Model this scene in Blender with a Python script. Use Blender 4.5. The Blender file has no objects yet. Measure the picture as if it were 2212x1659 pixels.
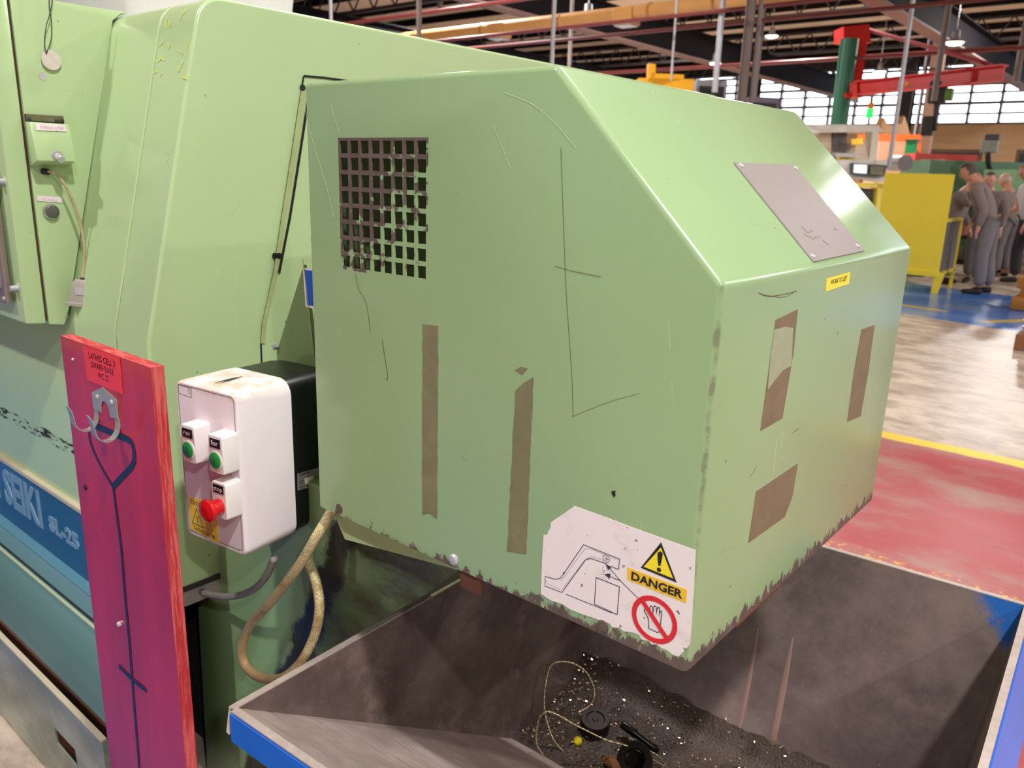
import bpy, bmesh, math, random
import numpy as np
from mathutils import Vector, Matrix

# ------------------------------------------------------------------ camera
SC = bpy.context.scene
COL = SC.collection
CAM = Vector((0, 0, 1.45)); FPX = 1731.54
ya, pi_, ro = 0.68989907, -0.25980994, 0.03082582
MR = Matrix.Rotation(ya, 3, 'Z') @ Matrix.Rotation(math.pi / 2 + pi_, 3, 'X') @ Matrix.Rotation(ro, 3, 'Z')
cd = bpy.data.cameras.new('camera'); cam = bpy.data.objects.new('camera', cd); COL.objects.link(cam)
cam.matrix_world = Matrix.Translation(CAM) @ MR.to_4x4()
cd.sensor_width = 36; cd.lens = FPX / 2212 * 36; cd.clip_start = .02; cd.clip_end = 300
cd.dof.use_dof = True; cd.dof.focus_distance = 1.15; cd.dof.aperture_fstop = cd.lens / 3.6
SC.camera = cam
SC.view_settings.view_transform = 'Standard'; SC.view_settings.look = 'None'
SC.view_settings.gamma = 1; SC.view_settings.use_curve_mapping = False
SC.view_settings.exposure = 0.0
SC.cycles.use_denoising = True
SC.cycles.max_bounces = 8
# ------------------------------------------------------------------ world
W = bpy.data.worlds.new('hall_air'); SC.world = W; W.use_nodes = True
W.node_tree.nodes['Background'].inputs[0].default_value = (.93, .95, 1, 1)
W.node_tree.nodes['Background'].inputs[1].default_value = .5
# ------------------------------------------------------------------ lamps of the hall
LAMPS = [  # x, y, z, power
    (1.45, -.05, 5.0, 235), (6.6, -3.0, 6.9, 380), (-2.6, -3.2, 6.9, 300), (-7.5, 6.0, 6.9, 900),
    (7.5, 9.5, 6.9, 500), (9.0, 17.0, 6.9, 900), (-1.0, 4.3, 6.9, 260)]
def lamp_light(x, y, z, p, r=.13):
    ld = bpy.data.lights.new('lamp_light', 'AREA'); ld.shape = 'DISK'; ld.size = r * 2; ld.energy = p
    ld.color = (1, .985, .95)
    lo = bpy.data.objects.new('lamp_light', ld); COL.objects.link(lo); lo.location = (x, y, z)
    return lo

# ------------------------------------------------------------------ pixel -> real plane helpers
def ray(px, py):
    return MR @ Vector(((px - 1106) / FPX, -(py - 829.5) / FPX, -1))
def on(px, py, ax, v):
    d = ray(px, py); t = (v - CAM[ax]) / d[ax]; return CAM + d * t
def onp(px, py, p0, n):
    d = ray(px, py); t = (p0 - CAM).dot(n) / d.dot(n); return CAM + d * t
def dep(px, py, d):
    return CAM + ray(px, py) * d
FWD = -(MR @ Vector((0, 0, 1)))
RT = Vector((math.cos(ya), math.sin(ya), 0)); FW = Vector((-math.sin(ya), math.cos(ya), 0))

# ------------------------------------------------------------------ materials
def lin(c):
    return tuple(((v / 255) / 12.92 if v / 255 <= .04045 else ((v / 255 + .055) / 1.055) ** 2.4) for v in c)
class NT:
    def __init__(s, name):
        s.m = bpy.data.materials.new(name); s.m.use_nodes = True; s.t = s.m.node_tree
        s.b = s.t.nodes['Principled BSDF']
        s.co = s.t.nodes.new('ShaderNodeTexCoord').outputs['Object']
    def n(s, typ, **k):
        x = s.t.nodes.new(typ)
        for a, b in k.items(): setattr(x, a, b)
        return x
    def link(s, a, b): s.t.links.new(a, b)
    def math(s, op, a, b=None, c=None):
        x = s.n('ShaderNodeMath', operation=op)
        for i, v in enumerate((a, b, c)):
            if v is None: continue
            if isinstance(v, (int, float)): x.inputs[i].default_value = v
            else: s.link(v, x.inputs[i])
        return x.outputs[0]
    def noise(s, scale, detail=4, rough=.55, vec=None, dist=0):
        x = s.n('ShaderNodeTexNoise'); x.inputs['Scale'].default_value = scale
        x.inputs['Detail'].default_value = detail; x.inputs['Roughness'].default_value = rough
        x.inputs['Distortion'].default_value = dist
        s.link(vec if vec is not None else s.co, x.inputs['Vector']); return x.outputs['Fac']
    def mapv(s, scale=(1, 1, 1), rot=(0, 0, 0), loc=(0, 0, 0)):
        x = s.n('ShaderNodeMapping'); x.inputs['Scale'].default_value = scale
        x.inputs['Rotation'].default_value = rot; x.inputs['Location'].default_value = loc
        s.link(s.co, x.inputs['Vector']); return x.outputs[0]
    def ramp(s, f, p0, p1):
        x = s.n('ShaderNodeMapRange'); x.inputs['From Min'].default_value = p0; x.inputs['From Max'].default_value = p1
        x.interpolation_type = 'SMOOTHSTEP'
        s.link(f, x.inputs['Value']); return x.outputs[0]
    def mix(s, f, a, b):
        x = s.n('ShaderNodeMix', data_type='RGBA')
        for i, v in ((0, f), (6, a), (7, b)):
            if isinstance(v, (int, float)): x.inputs[i].default_value = v
            elif isinstance(v, tuple): x.inputs[i].default_value = (*v[:3], 1)
            else: s.link(v, x.inputs[i])
        return x.outputs[2]
    def sep(s):
        x = s.n('ShaderNodeSeparateXYZ'); s.link(s.co, x.inputs[0]); return x.outputs
    def col(s, c):
        if isinstance(c, tuple): s.b.inputs['Base Color'].default_value = (*c[:3], 1)
        else: s.link(c, s.b.inputs['Base Color'])
    def set(s, k, v):
        if isinstance(v, (int, float)): s.b.inputs[k].default_value = v
        else: s.link(v, s.b.inputs[k])
    def bump(s, h, strength=.2, dist=.002):
        x = s.n('ShaderNodeBump'); x.inputs['Strength'].default_value = strength; x.inputs['Distance'].default_value = dist
        s.link(h, x.inputs['Height']); s.link(x.outputs[0], s.b.inputs['Normal'])

def mat(name, c, rough=.5, metal=0, var=.12, vs=6, bump=0, bs=60, emit=0, coat=0, spec=None):
    t = NT(name); a = lin(c)
    f = t.noise(vs); d = tuple(v * (1 - var) for v in a); e = tuple(min(1, v * (1 + var)) for v in a)
    t.col(t.mix(f, d, e)); t.set('Roughness', rough); t.set('Metallic', metal)
    if coat: t.set('Coat Weight', coat); t.set('Coat Roughness', .12)
    if spec is not None: t.set('Specular IOR Level', spec)
    if bump: t.bump(t.noise(bs), bump)
    if emit:
        t.b.inputs['Emission Color'].default_value = (*a, 1); t.b.inputs['Emission Strength'].default_value = emit
    return t.m

def green_paint(name, c=(184, 204, 156), rough=.2, chip=None, scratch=.6):
    t = NT(name); a = lin(c)
    big = t.noise(2.2, 3); base = t.mix(big, tuple(v * .93 for v in a), tuple(v * 1.06 for v in a))
    # fine scratches, two directions
    def hair(vec, sc, w, th):
        n = t.noise(sc, 1, .5, vec); l = t.math('SUBTRACT', 1, t.ramp(t.math('ABSOLUTE', t.math('SUBTRACT', n, .5)), w * .4, w))
        return t.math('MULTIPLY', l, t.ramp(t.noise(sc * .7, 3, .6, t.mapv((1.3, 1.3, 1.3), (0, 0, 0), (3, 1, 7))), th, th + .04))
    s1 = hair(t.mapv((1, 1, .12), (.25, .2, 0)), 11, .0012, .62)
    s2 = hair(t.mapv((.2, .2, 1), (.4, -.5, .2)), 13, .0012, .62)
    base = t.mix(t.math('MULTIPLY', s1, scratch), base, lin((216, 228, 196)))
    base = t.mix(t.math('MULTIPLY', s2, scratch), base, lin((120, 140, 98)))
    # small nicks
    nk = t.ramp(t.noise(70, 2), .775, .79)
    base = t.mix(t.math('MULTIPLY', nk, .8), base, lin((84, 84, 62)))
    rgh = t.math('MULTIPLY_ADD', t.noise(5, 5), .05, rough)
    if chip:
        m = chip(t)
        base = t.mix(m, base, t.mix(t.noise(35), lin((62, 46, 40)), lin((112, 96, 92))))
        rgh = t.math('ADD', rgh, t.math('MULTIPLY', m, .3))
    t.col(base); t.set('Roughness', rgh)
    t.bump(t.noise(160, 3), .045, .001)
    return t.m

# ------------------------------------------------------------------ object helpers
def thing(name, label, cat, loc=(0, 0, 0), group=None):
    o = bpy.data.objects.new(name, None); COL.objects.link(o); o.location = loc; o.empty_display_size = .05
    o['label'] = label; o['category'] = cat
    if group: o['group'] = group
    return o
def wloc(o):
    l = Vector(o.location)
    while o.parent: o = o.parent; l += Vector(o.location)
    return l
def link(name, me, m=None, parent=None, loc=None, smooth=None, label=None, kind=None):
    o = bpy.data.objects.new(name, me); COL.objects.link(o)
    if m is not None:
        for q in (m if isinstance(m, (list, tuple)) else [m]): me.materials.append(q)
    if parent is not None:
        o.parent = parent; me.transform(Matrix.Translation(-wloc(parent)))
    elif loc is not None:
        me.transform(Matrix.Translation(-Vector(loc))); o.location = loc
    if smooth is not None:
        me.shade_smooth() if smooth is True else None
        if smooth is not True:
            me.shade_smooth()
            try: me.set_sharp_from_angle(angle=smooth)
            except Exception: pass
    if label: o['label'] = label
    if kind: o['kind'] = kind
    return o
def obj(name, bm, m=None, parent=None, loc=None, smooth=None, label=None, kind=None):
    me = bpy.data.meshes.new(name); bmesh.ops.recalc_face_normals(bm, faces=bm.faces[:]); bm.to_mesh(me); bm.free()
    return link(name, me, m, parent, loc, smooth, label, kind)
def tag(o, label, cat, group=None, kind=None):
    o['label'] = label; o['category'] = cat
    if group: o['group'] = group
    if kind: o['kind'] = kind
    return o
def struct(name, bm, m, loc=None, smooth=None):
    o = obj(name, bm, m, None, loc, smooth); o['kind'] = 'structure'; return o
def B(): return bmesh.new()
def frame(o, x, y, z):
    return Matrix(((x[0], y[0], z[0], o[0]), (x[1], y[1], z[1], o[1]), (x[2], y[2], z[2], o[2]), (0, 0, 0, 1)))
def box(bm, lo, hi, M=None, bev=0, seg=2):
    lo = Vector(lo); hi = Vector(hi); c = (lo + hi) / 2; s = hi - lo
    r = bmesh.ops.create_cube(bm, size=1, matrix=Matrix.Translation(c) @ Matrix.Diagonal((*s, 1)))
    vs = r['verts']
    if bev:
        es = list({e for v in vs for e in v.link_edges})
        rr = bmesh.ops.bevel(bm, geom=es, offset=bev, segments=seg, affect='EDGES', profile=.5)
        vs = list({v for f in rr['faces'] for v in f.verts} | {v for v in vs if v.is_valid})
    if M is not None: bmesh.ops.transform(bm, matrix=M, verts=vs)
    return vs
def prism(bm, pts, ext, bev=0):
    """closed solid from a planar polygon pushed along ext"""
    pts = [Vector(p) for p in pts]; ext = Vector(ext)
    a = [bm.verts.new(p) for p in pts]; b = [bm.verts.new(p + ext) for p in pts]; n = len(a)
    fs = [bm.faces.new(a), bm.faces.new(b[::-1])]
    for i in range(n): fs.append(bm.faces.new((a[i], b[i], b[(i + 1) % n], a[(i + 1) % n])))
    if bev:
        es = list({e for f in fs for e in f.edges})
        bmesh.ops.bevel(bm, geom=es, offset=bev, segments=2, affect='EDGES', profile=.5)
def cyl(bm, p, q, r, n=16, r2=None, cap=True):
    p = Vector(p); q = Vector(q); d = q - p
    M = Matrix.Translation((p + q) / 2) @ d.to_track_quat('Z', 'Y').to_matrix().to_4x4()
    return bmesh.ops.create_cone(bm, cap_ends=cap, segments=n, radius1=r, radius2=r if r2 is None else r2, depth=d.length, matrix=M)['verts']
def lathe(bm, prof, o, axis, n=24):
    """prof: (r, h) list along axis from o"""
    o = Vector(o); ax = Vector(axis).normalized(); q = ax.to_track_quat('Z', 'Y'); rows = []
    for r, h in prof:
        rows.append([bm.verts.new(o + q @ Vector((r * math.cos(2 * math.pi * i / n), r * math.sin(2 * math.pi * i / n), h))) for i in range(n)])
    for a, b in zip(rows, rows[1:]):
        for i in range(n): bm.faces.new((a[i], a[(i + 1) % n], b[(i + 1) % n], b[i]))
    bm.faces.new(rows[0][::-1]); bm.faces.new(rows[-1])
def spline(pts, k=6, closed=False):
    pts = [Vector(p) for p in pts]; out = []; n = len(pts)
    for i in range(n if closed else n - 1):
        p0 = pts[(i - 1) % n] if (closed or i) else pts[0] * 2 - pts[1]
        p1 = pts[i]; p2 = pts[(i + 1) % n]
        p3 = pts[(i + 2) % n] if (closed or i + 2 < n) else p2 * 2 - p1
        for j in range(k):
            t = j / k
            out.append(.5 * ((2 * p1) + (p2 - p0) * t + (2 * p0 - 5 * p1 + 4 * p2 - p3) * t * t + (3 * p1 - p0 - 3 * p2 + p3) * t ** 3))
    if not closed: out.append(pts[-1])
    return out
def tube(bm, pts, r, n=8, cap=True, rf=None):
    pts = [Vector(p) for p in pts]; rows = []; up = None
    for i, p in enumerate(pts):
        t = (pts[min(i + 1, len(pts) - 1)] - pts[max(i - 1, 0)]).normalized()
        if up is None: up = t.orthogonal().normalized()
        up = (up - t * up.dot(t)).normalized(); s = t.cross(up)
        rr = r if rf is None else r * rf(i / (len(pts) - 1))
        rows.append([bm.verts.new(p + (up * math.cos(a) + s * math.sin(a)) * rr) for a in [2 * math.pi * j / n for j in range(n)]])
    for a, b in zip(rows, rows[1:]):
        for j in range(n): bm.faces.new((a[j], a[(j + 1) % n], b[(j + 1) % n], b[j]))
    if cap: bm.faces.new(rows[0][::-1]); bm.faces.new(rows[-1])
def ribbon(bm, pts, w, n, th=.0004, closed=False):
    """flat printed line of width w lying on a plane of normal n"""
    pts = [Vector(p) for p in pts]; n = Vector(n).normalized(); L = []; m = len(pts)
    for i, p in enumerate(pts):
        a = pts[(i - 1) % m] if (closed or i) else p; b = pts[(i + 1) % m] if (closed or i < m - 1) else p
        d1 = (p - a).normalized() if (p - a).length > 1e-9 else None; d2 = (b - p).normalized() if (b - p).length > 1e-9 else None
        d = ((d1 or d2) + (d2 or d1)); d = d.normalized() if d.length > 1e-6 else (d1 or d2); s = n.cross(d)
        k = 1 / max(.45, abs(d.dot(d1 or d2)))
        L.append((bm.verts.new(p + s * w / 2 * k + n * th), bm.verts.new(p - s * w / 2 * k + n * th)))
    for i in range(m if closed else m - 1):
        a, b = L[i], L[(i + 1) % m]; bm.faces.new((a[0], a[1], b[1], b[0]))
def plate(bm, pts, n, th):
    prism(bm, pts, Vector(n).normalized() * th)
def text_bm(bm, s, p0, p1, h, up, n, th=.0004, bold=0):
    """lettering fitted between two baseline points, cap height h"""
    cu = bpy.data.curves.new('t', 'FONT'); cu.body = s; cu.size = 1; cu.offset = bold; cu.resolution_u = 2
    ob = bpy.data.objects.new('t', cu); COL.objects.link(ob)
    dg = bpy.context.evaluated_depsgraph_get(); me = bpy.data.meshes.new_from_object(ob.evaluated_get(dg))
    xs = [v.co.x for v in me.vertices]; x0, x1 = min(xs), max(xs)
    p0 = Vector(p0); p1 = Vector(p1); u = (p1 - p0); up = Vector(up); n = Vector(n)
    vs = []
    for v in me.vertices:
        vs.append(bm.verts.new(p0 + u * ((v.co.x - x0) / (x1 - x0)) + up * (v.co.y / .7 * h) + n * th))
    for f in me.polygons:
        try: bm.faces.new([vs[i] for i in f.vertices])
        except ValueError: pass
    bpy.data.objects.remove(ob); bpy.data.curves.remove(cu); bpy.data.meshes.remove(me)
def disc(bm, c, r, n, th, seg=24, sx=1, ux=None, uy=None):
    c = Vector(c); n = Vector(n)
    ux = Vector(ux) if ux is not None else n.orthogonal().normalized(); uy = Vector(uy) if uy is not None else n.cross(ux)
    prism(bm, [c + ux * (r * math.cos(2 * math.pi * i / seg)) + uy * (r * math.sin(2 * math.pi * i / seg)) for i in range(seg)], n * th)
X, Y, Z = Vector((1, 0, 0)), Vector((0, 1, 0)), Vector((0, 0, 1))

# ================================================================== SETTING
HZ = 7.7
def floor_mat():
    t = NT('factory_floor'); x, y, z = t.sep()
    n1 = t.noise(.9, 6, .65); n2 = t.noise(5, 8, .7, t.mapv((.6, 1, 1), (0, 0, .5)))
    con = t.mix(t.ramp(n2, .36, .62), lin((154, 136, 122)), lin((208, 192, 176)))
    con = t.mix(t.math('MULTIPLY', t.ramp(n1, .52, .7), .55), con, lin((142, 122, 112)))
    wv = t.math('MULTIPLY', t.math('SUBTRACT', t.noise(6, 5), .5), .05)
    yy = t.math('ADD', y, wv)
    def band(c, a, b, s=.012):
        return t.math('MULTIPLY', t.ramp(c, a - s, a + s), t.math('SUBTRACT', 1, t.ramp(c, b - s, b + s)))
    red = t.mix(t.ramp(t.noise(2.2, 6, .7, t.mapv((.5, 1, 1))), .42, .68), lin((164, 70, 76)), lin((160, 124, 116)))
    redm = band(yy, 1.75, 4.86)
    c = t.mix(redm, con, red)
    # old yellow line almost worn away inside the red area
    ym = t.math('MULTIPLY', band(yy, 3.1, 3.24, .03), t.ramp(t.noise(26, 6, .7), .54, .6))
    c = t.mix(ym, c, lin((236, 170, 60)))
    c = t.mix(t.math('MULTIPLY', band(yy, 4.86, 4.99), t.ramp(t.noise(14, 6, .7), .3, .42)), c, lin((232, 200, 62)))
    blue = t.mix(t.ramp(t.noise(1.5, 5), .4, .75), lin((70, 124, 204)), lin((130, 156, 200)))
    bm_ = band(t.math('ADD', y, t.math('MULTIPLY', x, .22)), 9.35, 12.4)
    c = t.mix(bm_, c, blue)
    yl = band(t.math('ADD', y, t.math('MULTIPLY', x, .22)), 9.98, 10.1)
    yl = t.math('MULTIPLY', yl, t.ramp(x, -2.0, -2.1)); c = t.mix(yl, c, lin((228, 196, 74)))
    d2 = t.math('ADD', x, t.math('MULTIPLY', y, -.62))
    yl2 = t.math('MULTIPLY', band(d2, -7.86, -7.72), band(y, 10.0, 11.4)); c = t.mix(yl2, c, lin((228, 196, 74)))
    # painted blue walkway in front of the lathe
    bf = t.math('MULTIPLY', band(yy, -1.5, .41), t.math('SUBTRACT', 1, t.ramp(x, -1.26, -1.24)))
    c = t.mix(bf, c, lin((40, 104, 186)))
    t.col(c); t.set('Roughness', t.math('MULTIPLY', t.math('MULTIPLY_ADD', n2, .2, .3), t.math('SUBTRACT', 1, t.math('MULTIPLY', bm_, .5)))); t.set('Specular IOR Level', .5)
    return t.m
bm = B(); box(bm, (-62, -22, -.1), (22, 46, 0)); struct('floor', bm, floor_mat())
def wall_mat():
    t = NT('timber_wall'); x, y, z = t.sep()
    c = t.mix(t.noise(1.2, 5, .6, t.mapv((.3, 1, 2))), lin((196, 150, 104)), lin((232, 200, 158)))
    t.col(c); t.set('Roughness', .7); return t.m
M_timber = wall_mat()
M_dark = mat('dark_steelwork', (44, 38, 40), .6)
M_black = mat('black_plastic', (14, 15, 18), .35, var=.2)
M_glow = mat('daylight_glass', (235, 244, 255), .4, emit=5.5, var=0)
YW = 45
bm = B(); box(bm, (-62, YW, 0), (22, YW + .3, 4.25)); struct('wall_back', bm, M_timber)
bm = B(); box(bm, (-62, YW, 7.05), (22, YW + .3, 9.2)); struct('trim_1', bm, M_dark)
bm = B(); box(bm, (-62, -9.3, 0), (22, -9, 3.4)); struct('wall_front_added', bm, mat('added_partition', (118, 112, 104), .7, var=.3, vs=.6))  # unseen low wall, added to darken reflections in the guard and board
bm = B(); box(bm, (-62, -22, 0), (-61.7, YW, 9)); struct('wall_left', bm, M_timber)
# clerestory: panes between mullions, each window bay its own structure piece
k = 0
rw = random.Random(4)
for i in range(0, 16):
    x0 = -44 + i * 4.0
    k += 1
    bm = B()
    for xm in (x0, x0 + 1.33, x0 + 2.66): box(bm, (xm - .05, YW - .06, 4.25), (xm + .07, YW + .2, 7.05))
    for zm in (4.3, 4.75, 5.25, 5.7, 6.1, 6.5, 7.0): box(bm, (x0, YW - .05, zm - (.09 if zm in (5.25, 6.1) else .045)), (x0 + 4, YW + .15, zm + .05))
    wf = struct('window_%d' % k, bm, mat('mullion', (104, 92, 94), .5) if k == 1 else bpy.data.materials['mullion'], (x0, YW, 4.55))
    bm = B(); box(bm, (x0, YW + .2, 4.25), (x0 + 4, YW + .24, 7.05)); obj('pane', bm, M_glow, wf)
# dark office windows in the timber wall
bm0 = None
for i in range(10):
    x0 = -30 + i * 4.6
    bm = B(); box(bm, (x0, YW - .08, 1.9), (x0 + 3.2, YW - .01, 3.1))
    wo = struct('window_%d' % (k + 1 + i), bm, mat('office_frame', (120, 92, 66), .6) if i == 0 else bpy.data.materials['office_frame'], (x0, YW, 1.9))
    bm = B(); box(bm, (x0 + .15, YW - .1, 2.05), (x0 + 3.05, YW - .06, 2.95)); obj('pane', bm, M_black if i else M_black, wo)
# steel wall columns
for i in range(8):
    x0 = -36 + i * 8.0
    bm = B(); box(bm, (x0 - .3, YW - .9, 0), (x0 + .3, YW - .84, HZ)); box(bm, (x0 - .3, YW - .4, 0), (x0 + .3, YW - .34, HZ)); box(bm, (x0 - .03, YW - .86, 0), (x0 + .03, YW - .36, HZ))
    tag(obj('steel_column', bm, M_dark, None, (x0, YW - .6, 0)), 'dark steel column against the far window wall, %s counted from the left' % ['first', 'second', 'third', 'fourth', 'fifth', 'sixth', 'seventh', 'last'][i], 'column', 'columns along the far window wall')
# roof deck
def deck_mat():
    t = NT('roof_deck'); t.col(t.mix(t.noise(.5, 5, .6, t.mapv((.4, 2, 1))), lin((226, 196, 168)), lin((248, 226, 204)))); t.set('Roughness', .8); return t.m
bm = B(); box(bm, (-62, -14, HZ), (22, YW, HZ + .15)); ceil = struct('ceiling', bm, deck_mat(), (0, 0, HZ))
M_purlin = mat('purlin_steel', (36, 28, 28), .8, spec=.1)
bmp = B(); box(bmp, (-62, -.10, 0), (22, .10, .05)); box(bmp, (-62, -.012, -.17), (22, .012, 0)); box(bmp, (-62, -.08, -.19), (22, .08, -.16))
mep = bpy.data.meshes.new('purlin'); bmp.to_mesh(mep); bmp.free(); mep.materials.append(M_purlin)
for i in range(21):
    y = -6.4 + i * 2.5
    o = bpy.data.objects.new('purlin', mep); COL.objects.link(o); o.parent = ceil; o.location = (0, y, -.06)
# lattice girders under the purlins, running with them
def lattice():
    bm = B()
    box(bm, (-50, -.05, -.06), (20, .05, 0)); box(bm, (-50, -.06, -.75), (20, .06, -.66))
    return bm
bmw = B(); box(bmw, (-50, -.06, -.08), (20, .06, 0)); box(bmw, (-50, -.07, -.80), (20, .07, -.70))
for i in range(70):
    x = -50 + i
    for s in (0, 1):
        a = Vector((x + s * .5, 0, -.02 - .7 * (s == 0) * 0 - (.0 if s == 0 else .72))); b = Vector((x + .5 + s * .5, 0, -.74 if s == 0 else -.02)); tube(bmw, [a, b], .03, 4)
mew = bpy.data.meshes.new('lattice_girder'); bmesh.ops.recalc_face_normals(bmw, faces=bmw.faces[:]); bmw.to_mesh(mew); bmw.free(); mew.materials.append(M_dark)
GL = ['nearest', 'second', 'third', 'fourth', 'farthest']
for i, y in enumerate((11.0, 18.5, 26.0, 33.5, 40.8)):
    o = bpy.data.objects.new('lattice_girder', mew); COL.objects.link(o); o.location = (0, y, HZ - .62)
    tag(o, 'dark lattice girder with zigzag bracing under the roof, %s from the camera' % GL[i], 'girder', 'lattice girders under the roof')
# deep main beams, running away from the machine
bmb = B(); box(bmb, (-.2, -13, -.04), (.2, YW - .1, 0)); box(bmb, (-.02, -13, -.85), (.02, YW - .1, 0)); 
meb = bpy.data.meshes.new('roof_beam'); bmb.to_mesh(meb); bmb.free(); meb.materials.append(mat('beam_steel', (24, 20, 24), .8, spec=.08))
bmf = B(); box(bmf, (-.22, -13, -.9), (.22, YW - .1, -.85)); mefl = bpy.data.meshes.new('bottom_flange'); bmf.to_mesh(mefl); bmf.free(); mefl.materials.append(mat('flange_tan', (120, 92, 86), .7))  # bottom flange paler and browner than the web
for x in (-43, -33, -23, -14.5, -6.5, 1.5, 9):
    o = bpy.data.objects.new('roof_beam', meb); COL.objects.link(o); o.location = (x, 0, HZ - 1.42)
    tag(o, 'deep dark steel roof beam running towards the window wall, %s from the left' % ['first', 'second', 'third', 'fourth', 'fifth', 'sixth', 'last'][(-43, -33, -23, -14.5, -6.5, 1.5, 9).index(x)], 'beam', 'main roof beams')
    f_ = bpy.data.objects.new('bottom_flange', mefl); COL.objects.link(f_); f_.parent = o; f_['label'] = 'paler bottom flange'
# sprinkler pipes, red brown
M_redpipe = mat('red_pipe', (120, 50, 48), .45)
M_galv = mat('galvanised', (190, 188, 192), .35, .4, var=.05)
M_brownpole = mat('dull_pole', (118, 104, 98), .5)
pipes = [(-9.0, 6.6, 'upper', .05), (7.4, 6.0, 'mid', .045), (13.4, 6.3, 'far', .05), (22, 6.2, 'back', .05)]
for i, (px, py, dd, r) in enumerate([(960, 22, 12, .03), (1400, 68, 15, .036), (1750, 3, 11, .03), (1640, 138, 20, .045), (2150, 104, 22, .05)]):
    p = dep(px, py, dd); bm = B(); cyl(bm, (p.x - 22, p.y, p.z), (p.x + 14, p.y, p.z), r, 8)
    tag(obj('sprinkler_pipe', bm, M_redpipe, None, (p.x, p.y, p.z), .6),
        ['red brown sprinkler pipe crossing just above the green lathe', 'red brown pipe passing behind the white conduit, below the yellow duct',
         'red brown pipe highest at the top right of the roof', 'red brown pipe low in front of the far beams', 'red brown pipe farthest right behind the crane tie rod'][i], 'pipe')
# yellow lagged duct with hoods
p = dep(1208, 46, 15.5); M_duct = mat('lagged_duct', (206, 150, 84), .6, var=.2, vs=2)
bm = B(); cyl(bm, (p.x - 26, p.y, p.z), (p.x + 16, p.y, p.z), .13, 20)
dt = thing('air_duct', 'long round tan air duct hanging under the dark roof', 'duct', (p.x, p.y, p.z))
obj('pipe_run', bm, M_duct, dt, None, .6)
for q in range(-24, 16, 2):
    bm = B(); cyl(bm, (p.x + q, p.y, p.z), (p.x + q + .06, p.y, p.z), .14, 20); obj('joint_band', bm, mat('duct_band', (176, 120, 64), .6) if q == -24 else bpy.data.materials['duct_band'], dt, None, .6)
for (hx, hy) in ((1078, 68), (1354, 30)):
    h = dep(hx, hy, 15.5); t0 = (p.y - CAM.y) / ray(hx, hy).y; h = CAM + ray(hx, hy) * t0
    bm = B(); box(bm, (h.x - .2, p.y - .17, p.z - .2), (h.x + .2, p.y + .17, p.z + .08), bev=.02); g = obj('outlet_hood', bm, M_duct, dt)
    bm = B(); box(bm, (h.x - .17, p.y - .14, p.z - .22), (h.x + .17, p.y + .14, p.z - .2)); obj('grille', bm, M_galv, g)
# vertical conduits and hangers
for i, (px, py0, py1, dd, r, m, lab) in enumerate([
        (1195, 0, 130, 7.5, .021, M_galv, 'bright white conduit rising behind the sharp top corner of the green guard'),
        (905, 0, 66, 9, .03, M_brownpole, 'dull brown drop pipe rising behind the lathe top, left of the white conduit'),
        (1232, 60, 118, 20, .05, M_brownpole, 'short hanger rod right beside the bright white conduit'),
        (1554, 0, 172, 12, .045, M_galv, 'pale drop pipe left of the thick double conduit'),
        (1613, 0, 212, 10, .06, M_brownpole, 'thick grey drop conduit above the middle of the guard'),
        (1642, 0, 205, 14, .03, M_brownpole, 'thin dark drop pipe just right of the thick conduit'),
        (1948, 0, 340, 13, .034, M_galv, 'pale drop pipe passing in front of the red crane arm'),
        (2036, 0, 190, 16, .06, M_brownpole, 'brown drop pipe to the right of the pale one behind the crane arm'),
        (2207, 60, 150, 18, .07, M_brownpole, 'brown drop pipe at the right edge of the picture'),
        (714, 0, 26, 9, .02, M_galv, 'thin pipe showing just above the sloping lathe top')]):
    a = dep(px, (py0 + py1) / 2, dd)
    b = CAM + ray(px, py1 + 25) * (dd * 1.0)
    zb_ = b.z if i not in (6,) else b.z
    bm = B(); cyl(bm, (a.x, a.y, zb_), (a.x, a.y, HZ - .004), r, 10)
    if i == 4: cyl(bm, (a.x + .1, a.y + .06, zb_), (a.x + .1, a.y + .06, HZ - .004), .03, 8)
    tag(obj('drop_pipe', bm, m, None, (a.x, a.y, HZ), .6), lab, 'pipe')
# high bay lamps
M_lens = mat('lamp_lens', (255, 250, 238), .4, emit=5.50, var=0)
M_lampbody = mat('lamp_body', (150, 150, 152), .4, .5)
def high_bay(p, lab, big=1, grp=None):
    t = thing('high_bay_lamp', lab, 'lamp', p, grp)
    bm = B(); lathe(bm, [(.05, .3), (.09, .28), (.1, .1), (.2 * big, .02), (.2 * big, 0)], p, Z, 20); obj('housing', bm, M_lampbody, t, None, .6)
    bm = B(); lathe(bm, [(.03 * big, -.075), (.12 * big, -.055), (.17 * big, -.01), (.17 * big, .0)], p, Z, 20); obj('lens', bm, M_lens, t, None, .9)
    bm = B(); cyl(bm, Vector(p) + Z * .3, (p[0], p[1], HZ - .004), .012, 6); obj('hanger', bm, M_galv, t)
for (px, py, z, lab) in ((1270, 38, 4.9, 'lit high bay lamp hanging beneath the tan duct'), (1667, 78, 6.3, 'lit high bay lamp left of the green crane column'),
                         (1545, 137, 4.9, 'smallest lit lamp, beside a pale drop pipe over the guard'), (2062, 92, 4.9, 'lit high bay lamp above the red crane arm'),
                         (1900, 155, 5.3, 'lit lamp showing between red tie rod and crane arm')):
    P_ = on(px, py, 2, z); high_bay(P_, lab, 1.25 if px != 1545 else 1.0)
    lamp_light(P_.x, P_.y, P_.z - .10, 60, .2)
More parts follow.
